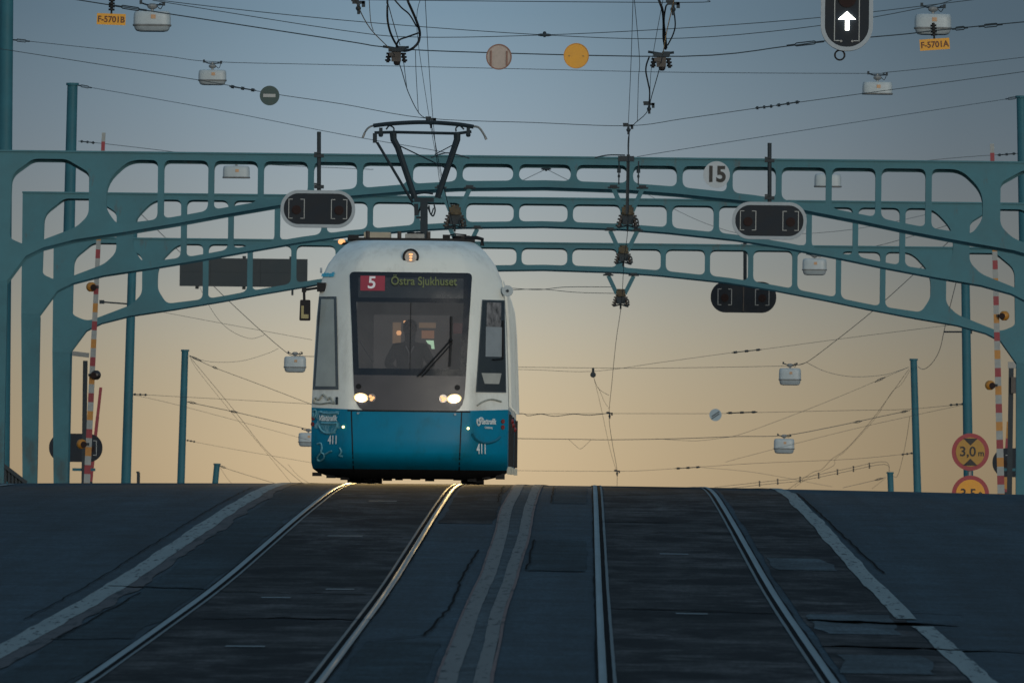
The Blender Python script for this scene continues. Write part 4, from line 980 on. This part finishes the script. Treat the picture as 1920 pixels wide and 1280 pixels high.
ws = patch(zz, gl, gr, .012).build('windscreen', GLASS, tram, True)
patch(zz, lambda z: .0 - .006, lambda z: .006, .015, 1).build('centre_joint', BLACK, ws)
# destination display
DISP = mat('dark display glass', (.032, .036, .042), .25, var=.1, scale=5)
dp = patch(zl(2.48, 2.75, 6), lambda z: -.705, lambda z: .70, .012).build('destination_display', DISP, tram, True)
LINER = mat('lit red line number field', (.20, .025, .04), .4, emit=((.55, .06, .09), .09))
NUM = mat('lit white numeral', (.45, .45, .47), .4, emit=((1, .95, .95), .15))
LED = mat('dim green amber led text', (.08, .10, .03), .4, emit=((.42, .50, .16), .05))
patch(zl(lz(547), lz(519), 3), lambda z: lx(671), lambda z: lx(717), .016, 4).build('line_number_field', LINER, dp)
yv = SY(0, 2.66)
def on_front(px, py, off=.02):
    x, z = lx(px, py), lz(py); return Vector((x, SY(x, z), z)) + SN(x, z) * off
def front_text(body, size, nm, m, par, px, py, bold=0., off=.022, shear=0., xs=1., flat=False):
    x, z = lx(px, py), lz(py); n = SN(x, z); p = on_front(px, py, off)
    yaw = math.atan2(n.x, -n.y); pit = math.asin(max(-1, min(1, n.z)))
    return text(body, size, nm, m, par, p, bold, (R(90) - pit, 0, yaw), shear, depth=.002, xs=xs)
front_text('5', .24, 'line_number', NUM, dp, 695, 533, .004)
front_text('Östra Sjukhuset', .165, 'destination_text', LED, dp, 792, 529, .002, xs=.83)
# headlights
HL = mat('lit white headlight', (.9, .9, 1), .3, emit=((1, .93, .80), 14)); HO = mat('warm lit lamp', (.8, .5, .3), .3, emit=((1, .42, .13), 1.1))
HREF = mat('warm lit reflector', (.5, .4, .25), .3, emit=((1, .62, .20), .75))
CHROME = mat('dull chrome ring', (.30, .28, .27), .35, metal=.8, var=.2, scale=20)
def front_disc(px, py, r, m, nm, par=tram, sq=(1, 1), tilt=0., off=.018, t=.012, n=20):
    p = on_front(px, py, off); nn = SN(lx(px, py), lz(py)); mb = MB()
    mb.poly([[(r * sq[0] * math.cos(i * 2 * math.pi / n), r * sq[1] * math.sin(i * 2 * math.pi / n)) for i in range(n)]], -t / 2, t / 2)
    o = mb.build(nm, m, par); o.location = p; o.rotation_euler = (0, R(tilt), math.atan2(nn.x, -nn.y)); return o
for sg, px in ((-1, 676.5), (1, 850)):
    h = front_disc(px, 748, .100, HREF, 'headlight', sq=(1, .62), tilt=sg * -6, off=.016)
    p = MB(); p.poly([[(.070 * math.cos(i * 2 * math.pi / 24), .040 * math.sin(i * 2 * math.pi / 24) * (1.0 if math.sin(i * 2 * math.pi / 24) > 0 else 1.25)) for i in range(24)]], -.02, -.007); p.build('bulb', HL, h)
for px in (696.5, 829.5):
    h = front_disc(px, 748, .055, CHROME, 'indicator')
    for dx, dz in ((-.018, .018), (.02, .0), (-.004, -.024)): MB().disc((dx, -.012, dz), .02, .012, 10).build('bulb', HO, h)
for px in (671.5, 856): front_disc(px, 727, .036, BLACK, 'sensor_cap')
h = front_disc(767, 484, .112, BLACK, 'top_lamp', off=.02, t=.03)
MB().disc((0, -.022, 0), .08, .012, 20).build('reflector', CHROME, h)
for dz in (.034, -.002, -.04): MB().ball((.0, -.03, dz), .024, 8, 6, (1.2 if dz > 0 else .9, .5, .6)).build('bulb', HO, h)
for px in (644, 876.5): front_disc(px, 803, .017, mat('small lit marker', (.8, .7, .3), .3, emit=((1, .85, .35), 3)) if 'small lit marker' not in MATS else MATS['small lit marker'], 'marker_lamp')
for px in (671, 852): front_disc(px, 777, .015, RIM, 'hatch_bolt')
REDL = mat('red tail lens', (.18, .02, .02), .3)
for px, py in ((586, 787), (585, 798), (941, 789), (941, 800)): front_disc(px, py, .03, REDL, 'tail_lamp', off=.01)
for sg in (-1, 1):
    ld = bpy.data.lights.new('headlight_beam', 'SPOT'); ld.energy = 420; ld.color = (1, .66, .24); ld.spot_size = R(50); ld.spot_blend = .6; ld.shadow_soft_size = .08
    lo = bpy.data.objects.new('headlight_beam', ld); COL.objects.link(lo); lo.parent = tram; lo.location = (sg * .62, -.10, 1.13); lo.rotation_euler = (R(90 - 4), 0, R(180))
# panel seams
for x0, x1 in ((lx(657), lx(662)), (lx(864), lx(860))):
    patch(zl(.14, .97, 12), lin(.14, x1 - .008, .97, x0 - .008), lin(.14, x1 + .008, .97, x0 + .008), .004, 2).build('panel_seam', BLACK, tram)
patch([.955, .965, .975], lambda z: lx(650), lambda z: lx(880), .006).build('waist_seam', BLACK, tram)
# wiper
mb = MB()
A0 = on_front(782, 708, .05); A1 = on_front(842, 640, .06)
mb.tube([A0, A1], .012, 6); mb.tube([on_front(790, 708, .05), on_front(845, 645, .06)], .009, 6); mb.ball(A1, .028, 8, 6); w_ = mb.build('wiper', BLACK, tram)
mb = MB(); mb.tube([on_front(843, 595, .05), on_front(843, 640, .045), on_front(840.5, 688, .05)], .014, 6); mb.build('wiper_blade', RUBBER, w_)
# corner windows
SG = glass_mat('pale screened side glass', (.5, .52, .5), .12, .12, (.36, .39, .37)); SGD = glass_mat('dark corner glass', (.3, .33, .36), .5, .06, (.05, .065, .075))
SGF = mat('slate window border', (.06, .075, .085), .25, var=.15, scale=3)
def side_window(corners, m, nm, bord):
    (xa, za), (xb, zb), (xc, zc_), (xd, zd) = corners   # TL TR BR BL
    def mk(i, off, mm, name, par):
        zs = zl(max(zc_, zd) + i * 1.2, min(za, zb) - i, 18)
        return patch(zs, lambda z: lin(zd, xd, za, xa)(z) + i, lambda z: lin(zc_, xc, zb, xb)(z) - i, off, 8).build(name, mm, par, True)
    f = mk(0, .010, SGF, nm, tram); mk(bord, .013, m, 'pane', f); return f
def cl(px, py): return (lx(px, py), lz(py))
fl_ = side_window([cl(595, 558), cl(628.5, 558), cl(634, 738), cl(585, 733)], SG, 'corner_window', .035)
fr_ = side_window([cl(901, 560), cl(943, 561), cl(947, 735), cl(890, 743)], SGD, 'corner_window', .012)
# blind, papers and ledge seen in the right corner window
PAPER = mat('pale blind inside window', (.20, .23, .25), .6, var=.12, scale=4); PAPERL = mat('pale ledge inside window', (.30, .31, .29), .6)
patch(zl(lz(668), lz(612), 4), lambda z: lx(906), lambda z: lx(936), .0145, 4).build('inner_blind', PAPER, fr_)
patch(zl(lz(719), lz(699), 4), lin(lz(719), lx(905), lz(699), lx(899)), lin(lz(719), lx(932), lz(699), lx(936)), .0145, 4).build('inner_ledge', PAPERL, fr_)
patch(zl(lz(612), lz(566), 4), lambda z: lx(907), lambda z: lx(934), .0145, 6).build('inner_papers', mat('stacked papers', (.12, .12, .125), .7, var=.9, scale=9, stretch=(2, 1, 1)), fr_)
mb = MB(); mb.tube([on_front(938, 600, .03), on_front(938.5, 672, .03)], .012, 6); mb.tube([on_front(938.5, 672, .03), on_front(920, 674, .03)], .01, 6); mb.build('inner_bar', BLACK, fr_)
# numbers, emblem and decals
DEC = mat('white decal', (.55, .62, .64), .5, var=.2, scale=30); DECF = mat('faded pale blue decal', (.10, .30, .38), .5, var=.4, scale=30); DECG = mat('grey skyline decal', (.30, .31, .27), .5, var=.35, scale=25)
front_text('411', .19, 'fleet_number', DEC, tram, 901.5, 842, .003, .012, xs=.62)
front_text('411', .16, 'fleet_number', DEC, tram, 624, 828, .003, .012, xs=.75)
front_text('Västtrafik', .105, 'operator_lettering', DEC, tram, 912, 790, .003, .012, .2, xs=.75)
front_text('Göteborg', .04, 'small_lettering', DEC, tram, 914, 801, .001, .012, xs=.9)
front_text('Västtrafik', .105, 'operator_lettering', DEC, tram, 614, 787, .003, .012, .2, xs=.85)
def decal(pts, nm, m, r=.010, off=.010, sub=5):
    q = []
    for p in spline([Vector((a, b, 0)) for a, b in pts], sub): q.append(on_front(p.x, p.y, off))
    return MB().tube(q, r, 4).build(nm, m, tram)
decal([(894, 785), (893, 791), (896, 797), (899, 792), (896, 786), (901, 783), (904, 785)], 'bird_emblem', DEC, .012)
decal([(594, 835), (601, 834), (603, 843), (601, 851), (596, 857), (594, 863), (599, 866), (606, 862), (607, 855), (602, 851)], 'line_ornament', DECF, .012)
decal([(607, 855), (616, 850), (622, 848)], 'line_ornament', DECF, .012)
decal([(597, 800), (603, 810), (612, 815), (622, 814), (630, 806), (632, 797)], 'line_ornament', DECF, .016)
decal([(585, 773), (591, 772), (592, 780), (587, 786), (586, 776)], 'line_ornament', DECF, .014)
decal([(600, 775), (612, 778), (634, 777)], 'line_ornament', DECF, .02); decal([(602, 796), (618, 797), (632, 796)], 'line_ornament', DECF, .018)
decal([(637, 842), (640, 850), (636, 856), (642, 857)], 'line_ornament', DECF, .012)
decal([(884, 812), (892, 824), (908, 830), (926, 826), (936, 818)], 'line_ornament', mat('dark turquoise decal', (.01, .12, .19), .4), .02)
PALEP = bpy.data.materials.new('speckled pale pattern'); PALEP.use_nodes = True
def speckle():
    nt = PALEP.node_tree; N = nt.nodes; L = nt.links; b = N['Principled BSDF']; b.inputs['Roughness'].default_value = .5
    tc = N.new('ShaderNodeTexCoord'); n = N.new('ShaderNodeTexNoise'); n.inputs['Scale'].default_value = 13; n.inputs['Detail'].default_value = 5; n.inputs['Roughness'].default_value = .75
    L.new(tc.outputs['Object'], n.inputs[0]); r = N.new('ShaderNodeValToRGB'); L.new(n.outputs[0], r.inputs[0]); e = r.color_ramp.elements
    e[0].position = .46; e[0].color = (.002, .15, .23, 1); e[1].position = .60; e[1].color = (.15, .34, .42, 1); L.new(r.outputs[0], b.inputs['Base Color'])
speckle()
patch(zl(lz(806), lz(773), 6), lambda z: lx(590) + .03 * math.sin(z * 40), lambda z: lx(633) + .04 * math.sin(z * 27), .005, 8).build('pale_pattern', PALEP, tram, True)
patch(zl(lz(815), lz(806), 3), lambda z: lx(599), lambda z: lx(628), .005, 6).build('pale_pattern', PALEP, tram, True)
decal([(586, 757), (590, 749), (597, 752), (604, 743), (609, 746), (614, 752), (618, 748), (625, 757)], 'skyline_ornament', DECG, .014)
decal([(586, 758), (600, 760), (616, 758), (626, 759)], 'skyline_ornament', DECG, .012)
decal([(631, 747), (631, 761)], 'skyline_ornament', DARK, .018)
decal([(893, 760), (905, 752), (920, 748), (938, 752)], 'skyline_ornament', DECG, .012)
front_text('västtrafik', .10, 'roof_lettering', mat('turquoise lettering', (.05, .38, .55), .4), tram, 612, 517, .003, .012, xs=.75)
# underbody and bogies
mb = MB()
for i in range(14):
    x = -1.25 + i * .19; mb.box((x, 1.3, .085 + .05 * max(0, abs(x) - .8)), (.12, .5, .05 + .03 * (i % 3)))
mb.build('underbody_equipment', BLACK, tram)
WHEEL = mat('dark wheel steel', (.02, .02, .022), .5, metal=.5)
def wheelset(y):
    for sg in (-1, 1):
        mb = MB(); mb.disc((sg * .775, y, .33), .33, .135, 28, 'X'); mb.disc((sg * .705, y, .33), .345, .03, 28, 'X'); mb.build('wheel', WHEEL, tram)
for y in (1.6, 3.4, 12.5, 14.3, 24.5, 26.3): wheelset(y)
mb = MB()
for x, w in ((-.57, .09), (-.43, .09), (.92, .13)): MB().box((x, 1.5, .09), (w, .4, .14)).build('track_brake', BLACK, tram)
MB().box((-.15, 1.9, .07), (.10, .3, .06)).build('track_brake', BLACK, tram)
# rear modules and bellows
SIDEG = mat('dark side glazing', (.03, .035, .04), .1, var=.2, scale=2)
def module(y0, y1, k=.988):
    def ring(zs, y): return zs
    zs = [.2, .3, .98]; mbb = MB(); mbw = MB()
    zw = [.98, 1.6, 2.2, 2.55, 2.78, 2.93, 3.04, 3.12, 3.19, 3.24, 3.265]
    for mbx, zz_, m_, nm in ((mbb, zs, TBLUE, 'lower_panel'), (mbw, zw, TWHITE, 'body_shell')):
        prof = [(-hw(z) * k, z) for z in zz_] + [(hw(z) * k, z) for z in zz_[::-1]]
        mbx.ring_loft([[Vector((x, y, z)) for x, z in prof] for y in (y0, y1)]); mbx.build(nm, m_, tram, True)
    for sg in (-1, 1):
        mbx = MB(); mbx.box((sg * 1.262 * k, (y0 + y1) / 2, 1.75), (.06, (y1 - y0) * .9, .9), Matrix.Rotation(sg * -.035, 3, 'Y')); mbx.build('side_glazing', SIDEG, tram)
mb = MB(); prof = [(-hw(z) * .95, z) for z in (.3, .98, 2.2, 2.78, 3.04, 3.19)] + [(hw(z) * .95, z) for z in (3.19, 3.04, 2.78, 2.2, .98, .3)]
for a in (L1, 19.3): mb.ring_loft([[Vector((x * (.97 if i % 2 else 1), a + i * .07, z)) for x, z in prof] for i in range(9)])
mb.build('bellows', RUBBER, tram)
module(L1 + .56, 19.3); module(19.86, 29.3)
# door frames and strips on the visible right flank
for y in (3.0, 4.4, 5.8, 7.2, 8.6, 10.5, 13, 16.5, 21, 25):
    mb = MB(); mb.tube([(hw(z) + (.0 if z > 2.7 else .02), y, z) for z in (1.05, 1.6, 2.2, 2.55, 2.75)], .03, 6); mb.build('door_pillar', TWHITE, tram)
for y, w in ((3.4, .8), (6.4, .9), (12, .9), (24, .9)):
    mb = MB(); mb.box((1.325, y, .60), (.05, w, .70)); mb.build('door_leaf', RUBBER, tram)
    mb = MB(); mb.box((1.325, y, .19), (.05, w, .10)); mb.build('door_step', mat('pale step edge', (.45, .45, .38), .6) if 'pale step edge' not in MATS else MATS['pale step edge'], tram)
for y, z in ((4.2, .86), (7.4, .82), (13, .78)): MB().ball((1.345, y, z), .04, 8, 6).build('door_lamp', REDL, tram)
# mirror left, camera drum right
mb = MB(); a = Vector((lx(600, 543), .95, lz(540))); b_ = Vector((lx(566, 545), .8, lz(546)))
mb.box(a + Vector((-.01, .0, -.0)), (.12, .2, .12)); mb.tube([a, b_], .018, 6); mb.tube([a + Vector((0, 0, .04)), b_ + Vector((.02, 0, .03))], .008, 5); mb.box(b_, (.06, .06, .06)); mb.tube([b_, b_ + Vector((.005, 0, -.14))], .018, 6)
mir = mb.build('mirror_arm', BLACK, tram)
c = Vector((lx(568, 583), .8, lz(584)))
mb = MB(); mb.poly([rounded([(c.x - .075, c.z - .14), (c.x + .075, c.z - .14), (c.x + .072, c.z + .14), (c.x - .066, c.z + .14)], .02)], .76, .84); mb.build('mirror', BLACK, mir)
MIRG = mat('painted yellowish sky reflection', (.24, .22, .11), .25, metal=.4)  # yellowish sky reflection painted in as surface colour
MB().poly([[(c.x - .05, c.z - .11), (c.x + .05, c.z - .11), (c.x + .05, c.z - .055), (c.x - .015, c.z - .055), (c.x - .015, c.z + .06), (c.x - .05, c.z + .06)]], .75, .757).build('mirror_reflection', MIRG, mir)
mb = MB(); p = Vector((lx(949, 543), .95, lz(543))); mb.disc(p, .075, .2, 18, 'Y'); cd = mb.build('camera_drum', WHITE, tram); MB().disc(p + Vector((0, -.105, 0)), .02, .02, 10).build('camera_lens', DARK, cd)
MB().box((lx(597, 503), 1.2, lz(508)), (.03, .05, .07)).build('sensor_fin', RIM, tram)
# roof edge, equipment
mb = MB(); zt = 3.262
mb.box((-.02, 1.75, zt + .02), (1.72, .14, .05)); mb.box((-.02, 2.4, zt + .03), (1.66, 1.2, .03))
mb.box((-.80, 1.7, zt + .05), (.14, .12, .06)); mb.tube([(.70, 1.7, zt + .05), (.86, 1.7, zt + .06), (.94, 1.7, zt + .04), (.94, 1.7, zt - .05)], .03, 6)
mb.build('roof_rail', BLACK, tram)
BEIGE = mat('beige roof cover', (.34, .31, .24), .7, var=.15)
MB().box((lx(700, 442), 3.0, zt + .09), (.36, 1.0, .085)).build('roof_box', BEIGE, tram)
MB().box((lx(772, 442), 2.2, zt + .07), (.26, .5, .075)).build('roof_box', GREYMET, tram)
mb = MB()
for px in (683, 743, 798): mb.tube([(lx(px, 440), 2.0, zt + .02), (lx(px, 440), 2.0, zt + .14)], .028, 8)
mb.build('roof_stub', INSUL, tram)
for px in (765, 780): MB().ball((lx(px, 438), 2.2, zt + .12), .03, 8, 6, (2, 1, .6)).build('roof_knob', BLACK, tram)
mb = MB(); mb.box((lx(832, 438), 2, zt + .07), (.1, .1, .06)); mb.disc((lx(860, 440), 2, zt + .07), .12, .04, 16, 'Z'); mb.tube([(lx(832, 438), 2, zt + .08), (lx(848, 434), 2, zt + .11), (lx(870, 436), 2, zt + .1)], .01, 5); mb.build('roof_fitting', BLACK, tram)
mb = MB(); mb.ball((lx(634, 452), 1.9, lz(452)), .05, 10, 6, (1, 1, .8)); am = mb.build('amber_lamp', HO, tram); mb = MB(); mb.tube([(lx(634, 456), 1.9, lz(456)), (lx(645, 453), 1.8, lz(455)), (lx(652, 458), 1.7, lz(461))], .018, 6); mb.build('lamp_bracket', BLACK, am)
# pantograph 12 m behind the nose
PY = 12.0; sp = F / (TB.y + PY)
def pp(px, py, dy=0.):
    q = P(px, py, F / (TB.y + PY + dy)) - TB; a = -math.atan(.0128)
    return Matrix.Rotation(a, 3, 'X') @ q
PAN = mat('dark pantograph steel', (.012, .022, .030), .6, spec=.25, var=.2, scale=8)
pm = MB(); pm.bar(pp(795, 449), pp(795, 378), .105, .1); pm.box(pp(795, 375), (.28, .1, .06)); pm.tube(spline([pp(777, 364), pp(795, 361), pp(812, 363)], 4), .02, 6); pant = pm.build('pantograph', PAN, tram)
mb = MB(); mb.tube([pp(778, 372), pp(746, 277), pp(738, 262), pp(737, 249)], .042, 8, .050); mb.tube([pp(820, 371), pp(852, 277), pp(857, 262), pp(857, 249)], .042, 8, .050); mb.build('upper_arm', PAN, pant)
mb = MB(); mb.tube([pp(774, 380), pp(707, 267)], .022, 6); mb.bar(pp(703, 250), pp(703, 268), .06, .05); mb.build('guide_rod', PAN, pant)
mb = MB(); mb.tube([pp(702, 249), pp(740, 248), pp(857, 250.5), pp(884, 247)], .024, 6)
for px in (714, 878): mb.box(pp(px, 247), (.05, .05, .11)); mb.ball(pp(px, 253), .035, 8, 6)
for a_, b2, c_ in ((724, 730, 738), (870, 862, 855)): mb.tube(spline([pp(a_, 243), pp(b2, 236), pp(c_, 240), pp(c_, 247)], 4), .012, 5)
mb.build('cross_tube', PAN, pant)
mb = MB(); mb.tube(spline([pp(700, 236), pp(735, 232), pp(795, 229.5), pp(855, 233), pp(888, 238)], 6), .034, 6); mb.build('contact_strip', PAN, pant)
mb = MB(); mb.tube(spline([pp(702, 235), pp(692, 239), pp(685, 247), pp(680, 259)], 5), .016, 6); mb.tube(spline([pp(884, 237), pp(897, 239), pp(906, 250), pp(912, 262)], 5), .018, 6); mb.build('horn', GREYMET, pant)
mb = MB(); mb.tube([pp(742, 270), pp(835, 315)], .009, 4); mb.tube([pp(851, 271), pp(815, 290)], .007, 4); mb.build('bracing_wire', PAN, pant)
mb = MB(); mb.tube(spline([pp(804, 385), pp(806, 398), pp(812, 405), pp(816, 395), pp(814, 384)], 5), .012, 5); mb.tube(spline([pp(802, 388), pp(808, 402), pp(813, 390)], 5), .01, 5); mb.bar(pp(780, 382), pp(781, 404), .06, .05); mb.box(pp(787, 408), (.1, .05, .03)); mb.tube([pp(783, 402), pp(791, 384)], .014, 5); mb.build('damper', PAN, pant)
# cab interior
CAB = mat('dim cab lining', (.36, .36, .37), .8, var=.25, scale=2)
mb = MB(); mb.box((0, 2.75, 1.9), (2.3, .05, 2.0)); cw = mb.build('cab_rear_wall', CAB, tram)
WARM = mat('dimly lit saloon glass', (.10, .08, .06), .4, var=.3, scale=4, emit=((.50, .33, .20), .45)); WARM2 = mat('orange glow of a saloon lamp', (.6, .3, .1), .4, emit=((1, .50, .22), 1.6)); GRN = mat('glowing greenish arm patch', (.5, .7, .5), .4, emit=((.62, .95, .62), 1.2)); REDP = mat('dull red saloon panel', (.15, .03, .03), .6, emit=((.4, .10, .09), .12))
def bx(px0, py0, px1, py1, m, nm, y=2.70): MB().box(((lx(px0, py0) + lx(px1, py1)) / 2, y, (lz(py0) + lz(py1)) / 2), (abs(px1 - px0) / SC, .02, abs(py1 - py0) / SC)).build(nm, m, cw)
bx(730, 602, 746, 642, WARM, 'lit_pane'); bx(780, 602, 812, 612, WARM, 'lit_pane'); bx(785, 617, 809, 632, mat('brown lit pane', (.2, .12, .08), .5, emit=((.75, .38, .22), .40)), 'lit_pane'); bx(845, 602, 866, 622, REDP, 'red_panel')
bx(694, 588, 838, 690, mat('dim added glow behind driver', (.06, .06, .06), .5, var=.3, scale=2, emit=((.60, .56, .52), .085)), 'driver_backlight', 2.722)  # dim emissive panel added so the driver shows in silhouette
MB().ball((lx(742, 622), 2.66, lz(622)), .035, 10, 6).build('saloon_lamp', WARM2, cw); MB().ball((lx(753, 601), 2.66, lz(601)), .02, 8, 6).build('saloon_lamp', WARM2, cw)
MB().poly([[(lx(793), lz(637)), (lx(808), lz(637)), (lx(810), lz(653)), (lx(804), lz(653)), (lx(803), lz(646)), (lx(797), lz(643))]], 1.52, 1.54).build('arm_patch', GRN, tram)  # reflective patch on the driver's arm, its shine given as emission
mb = MB(); mb.box((0, 1.15, 1.38), (1.7, .6, .22)); mb.tube([(-.72, .95, 1.95), (-.5, .95, 1.62)], .015, 5); mb.build('dashboard', mat('grey dashboard', (.13, .13, .135), .7), tram)

# the driver, seated behind the windscreen
def driver():
    r = empty('person', tram.matrix_world @ Vector((0, 0, 0)), 'driver in dark uniform and pale collar seated behind the windscreen', 'person')
    r.location = TB + Vector((lx(763), 1.74, 1.32))
    verts = [(0, .0, 0), (0, 0, .25), (0, -.02, .50), (0, -.02, .60), (0, -.03, .70), (0, -.04, .82),
             (-.19, -.01, .52), (-.30, -.10, .30), (-.20, -.38, .22), (.19, -.01, .52), (.30, -.10, .30), (.20, -.38, .22), (-.10, -.1, -.02), (-.13, -.45, .0), (-.13, -.5, -.42), (.10, -.1, -.02), (.13, -.45, 0), (.13, -.5, -.42)]
    edges = [(0, 1), (1, 2), (2, 3), (3, 4), (4, 5), (2, 6), (6, 7), (7, 8), (2, 9), (9, 10), (10, 11), (0, 12), (12, 13), (13, 14), (0, 15), (15, 16), (16, 17)]
    rad = [.16, .17, .15, .065, .085, .085, .085, .062, .042, .085, .062, .042, .1, .085, .055, .1, .085, .055]
    # fingers curled on the desk
    for sg, h in ((-1, 8), (1, 11)):
        bx_, by, bz = verts[h]
        verts.append((bx_, by - .07, bz - .005)); palm = len(verts) - 1; edges.append((h, palm)); rad.append(.034)
        for k in range(4):
            verts.append((bx_ + (k - 1.5) * .021, by - .13 - .006 * (1.5 - abs(k - 1.5)), bz - .012)); edges.append((palm, len(verts) - 1)); rad.append(.010)
            verts.append((bx_ + (k - 1.5) * .022, by - .155, bz - .035)); edges.append((len(verts) - 2, len(verts) - 1)); rad.append(.009)
        verts.append((bx_ - sg * .05, by - .09, bz - .01)); edges.append((palm, len(verts) - 1)); rad.append(.011)
    me = bpy.data.meshes.new('body'); me.from_pydata(verts, edges, [])
    o = bpy.data.objects.new('body', me); COL.objects.link(o); o.parent = r
    sk = o.modifiers.new('skin', 'SKIN'); ss = o.modifiers.new('sub', 'SUBSURF'); ss.levels = ss.render_levels = 2
    for v, q in zip(me.skin_vertices[0].data, rad): v.radius = (q * 1.15 if q > .13 else q, q)
    me.skin_vertices[0].data[0].use_root = True
    UNI = mat('dark navy uniform', (.012, .013, .018), .8); SKN = mat('skin', (.10, .06, .045), .7)
    me.materials.append(UNI)
    mb = MB(); mb.ball((0, -.05, .78), .1, 16, 12, (.82, .98, 1.18)); mb.ball((0, -.155, .76), .02, 8, 6, (.8, 1, 1.4))
    for sg in (-1, 1): mb.ball((sg * .085, -.04, .77), .025, 8, 6, (.4, .7, 1.2))
    f = mb.build('face', SKN, r, True)
    mb = MB()
    for sg in (-1, 1): mb.ball((sg * .033, -.142, .79), .012, 8, 6)
    mb.ball((0, -.143, .715), .022, 8, 6, (1.2, .4, .3)); mb.build('eyes_and_mouth', INK, f)
    mb = MB(); mb.ball((0, -.02, .815), .108, 16, 10, (.88, 1.02, .95)); mb.build('hair', BLACK, r, True)
    COLR = mat('pale collar and tie', (.35, .37, .42), .7)
    mb = MB(); mb.bar((-.055, -.16, .55), (0, -.17, .44), .02, .02); mb.bar((.055, -.16, .55), (0, -.17, .44), .02, .02); mb.bar((0, -.17, .45), (0, -.185, .32), .028, .02); mb.build('collar', COLR, r)
bpy.context.view_layer.update()
driver()
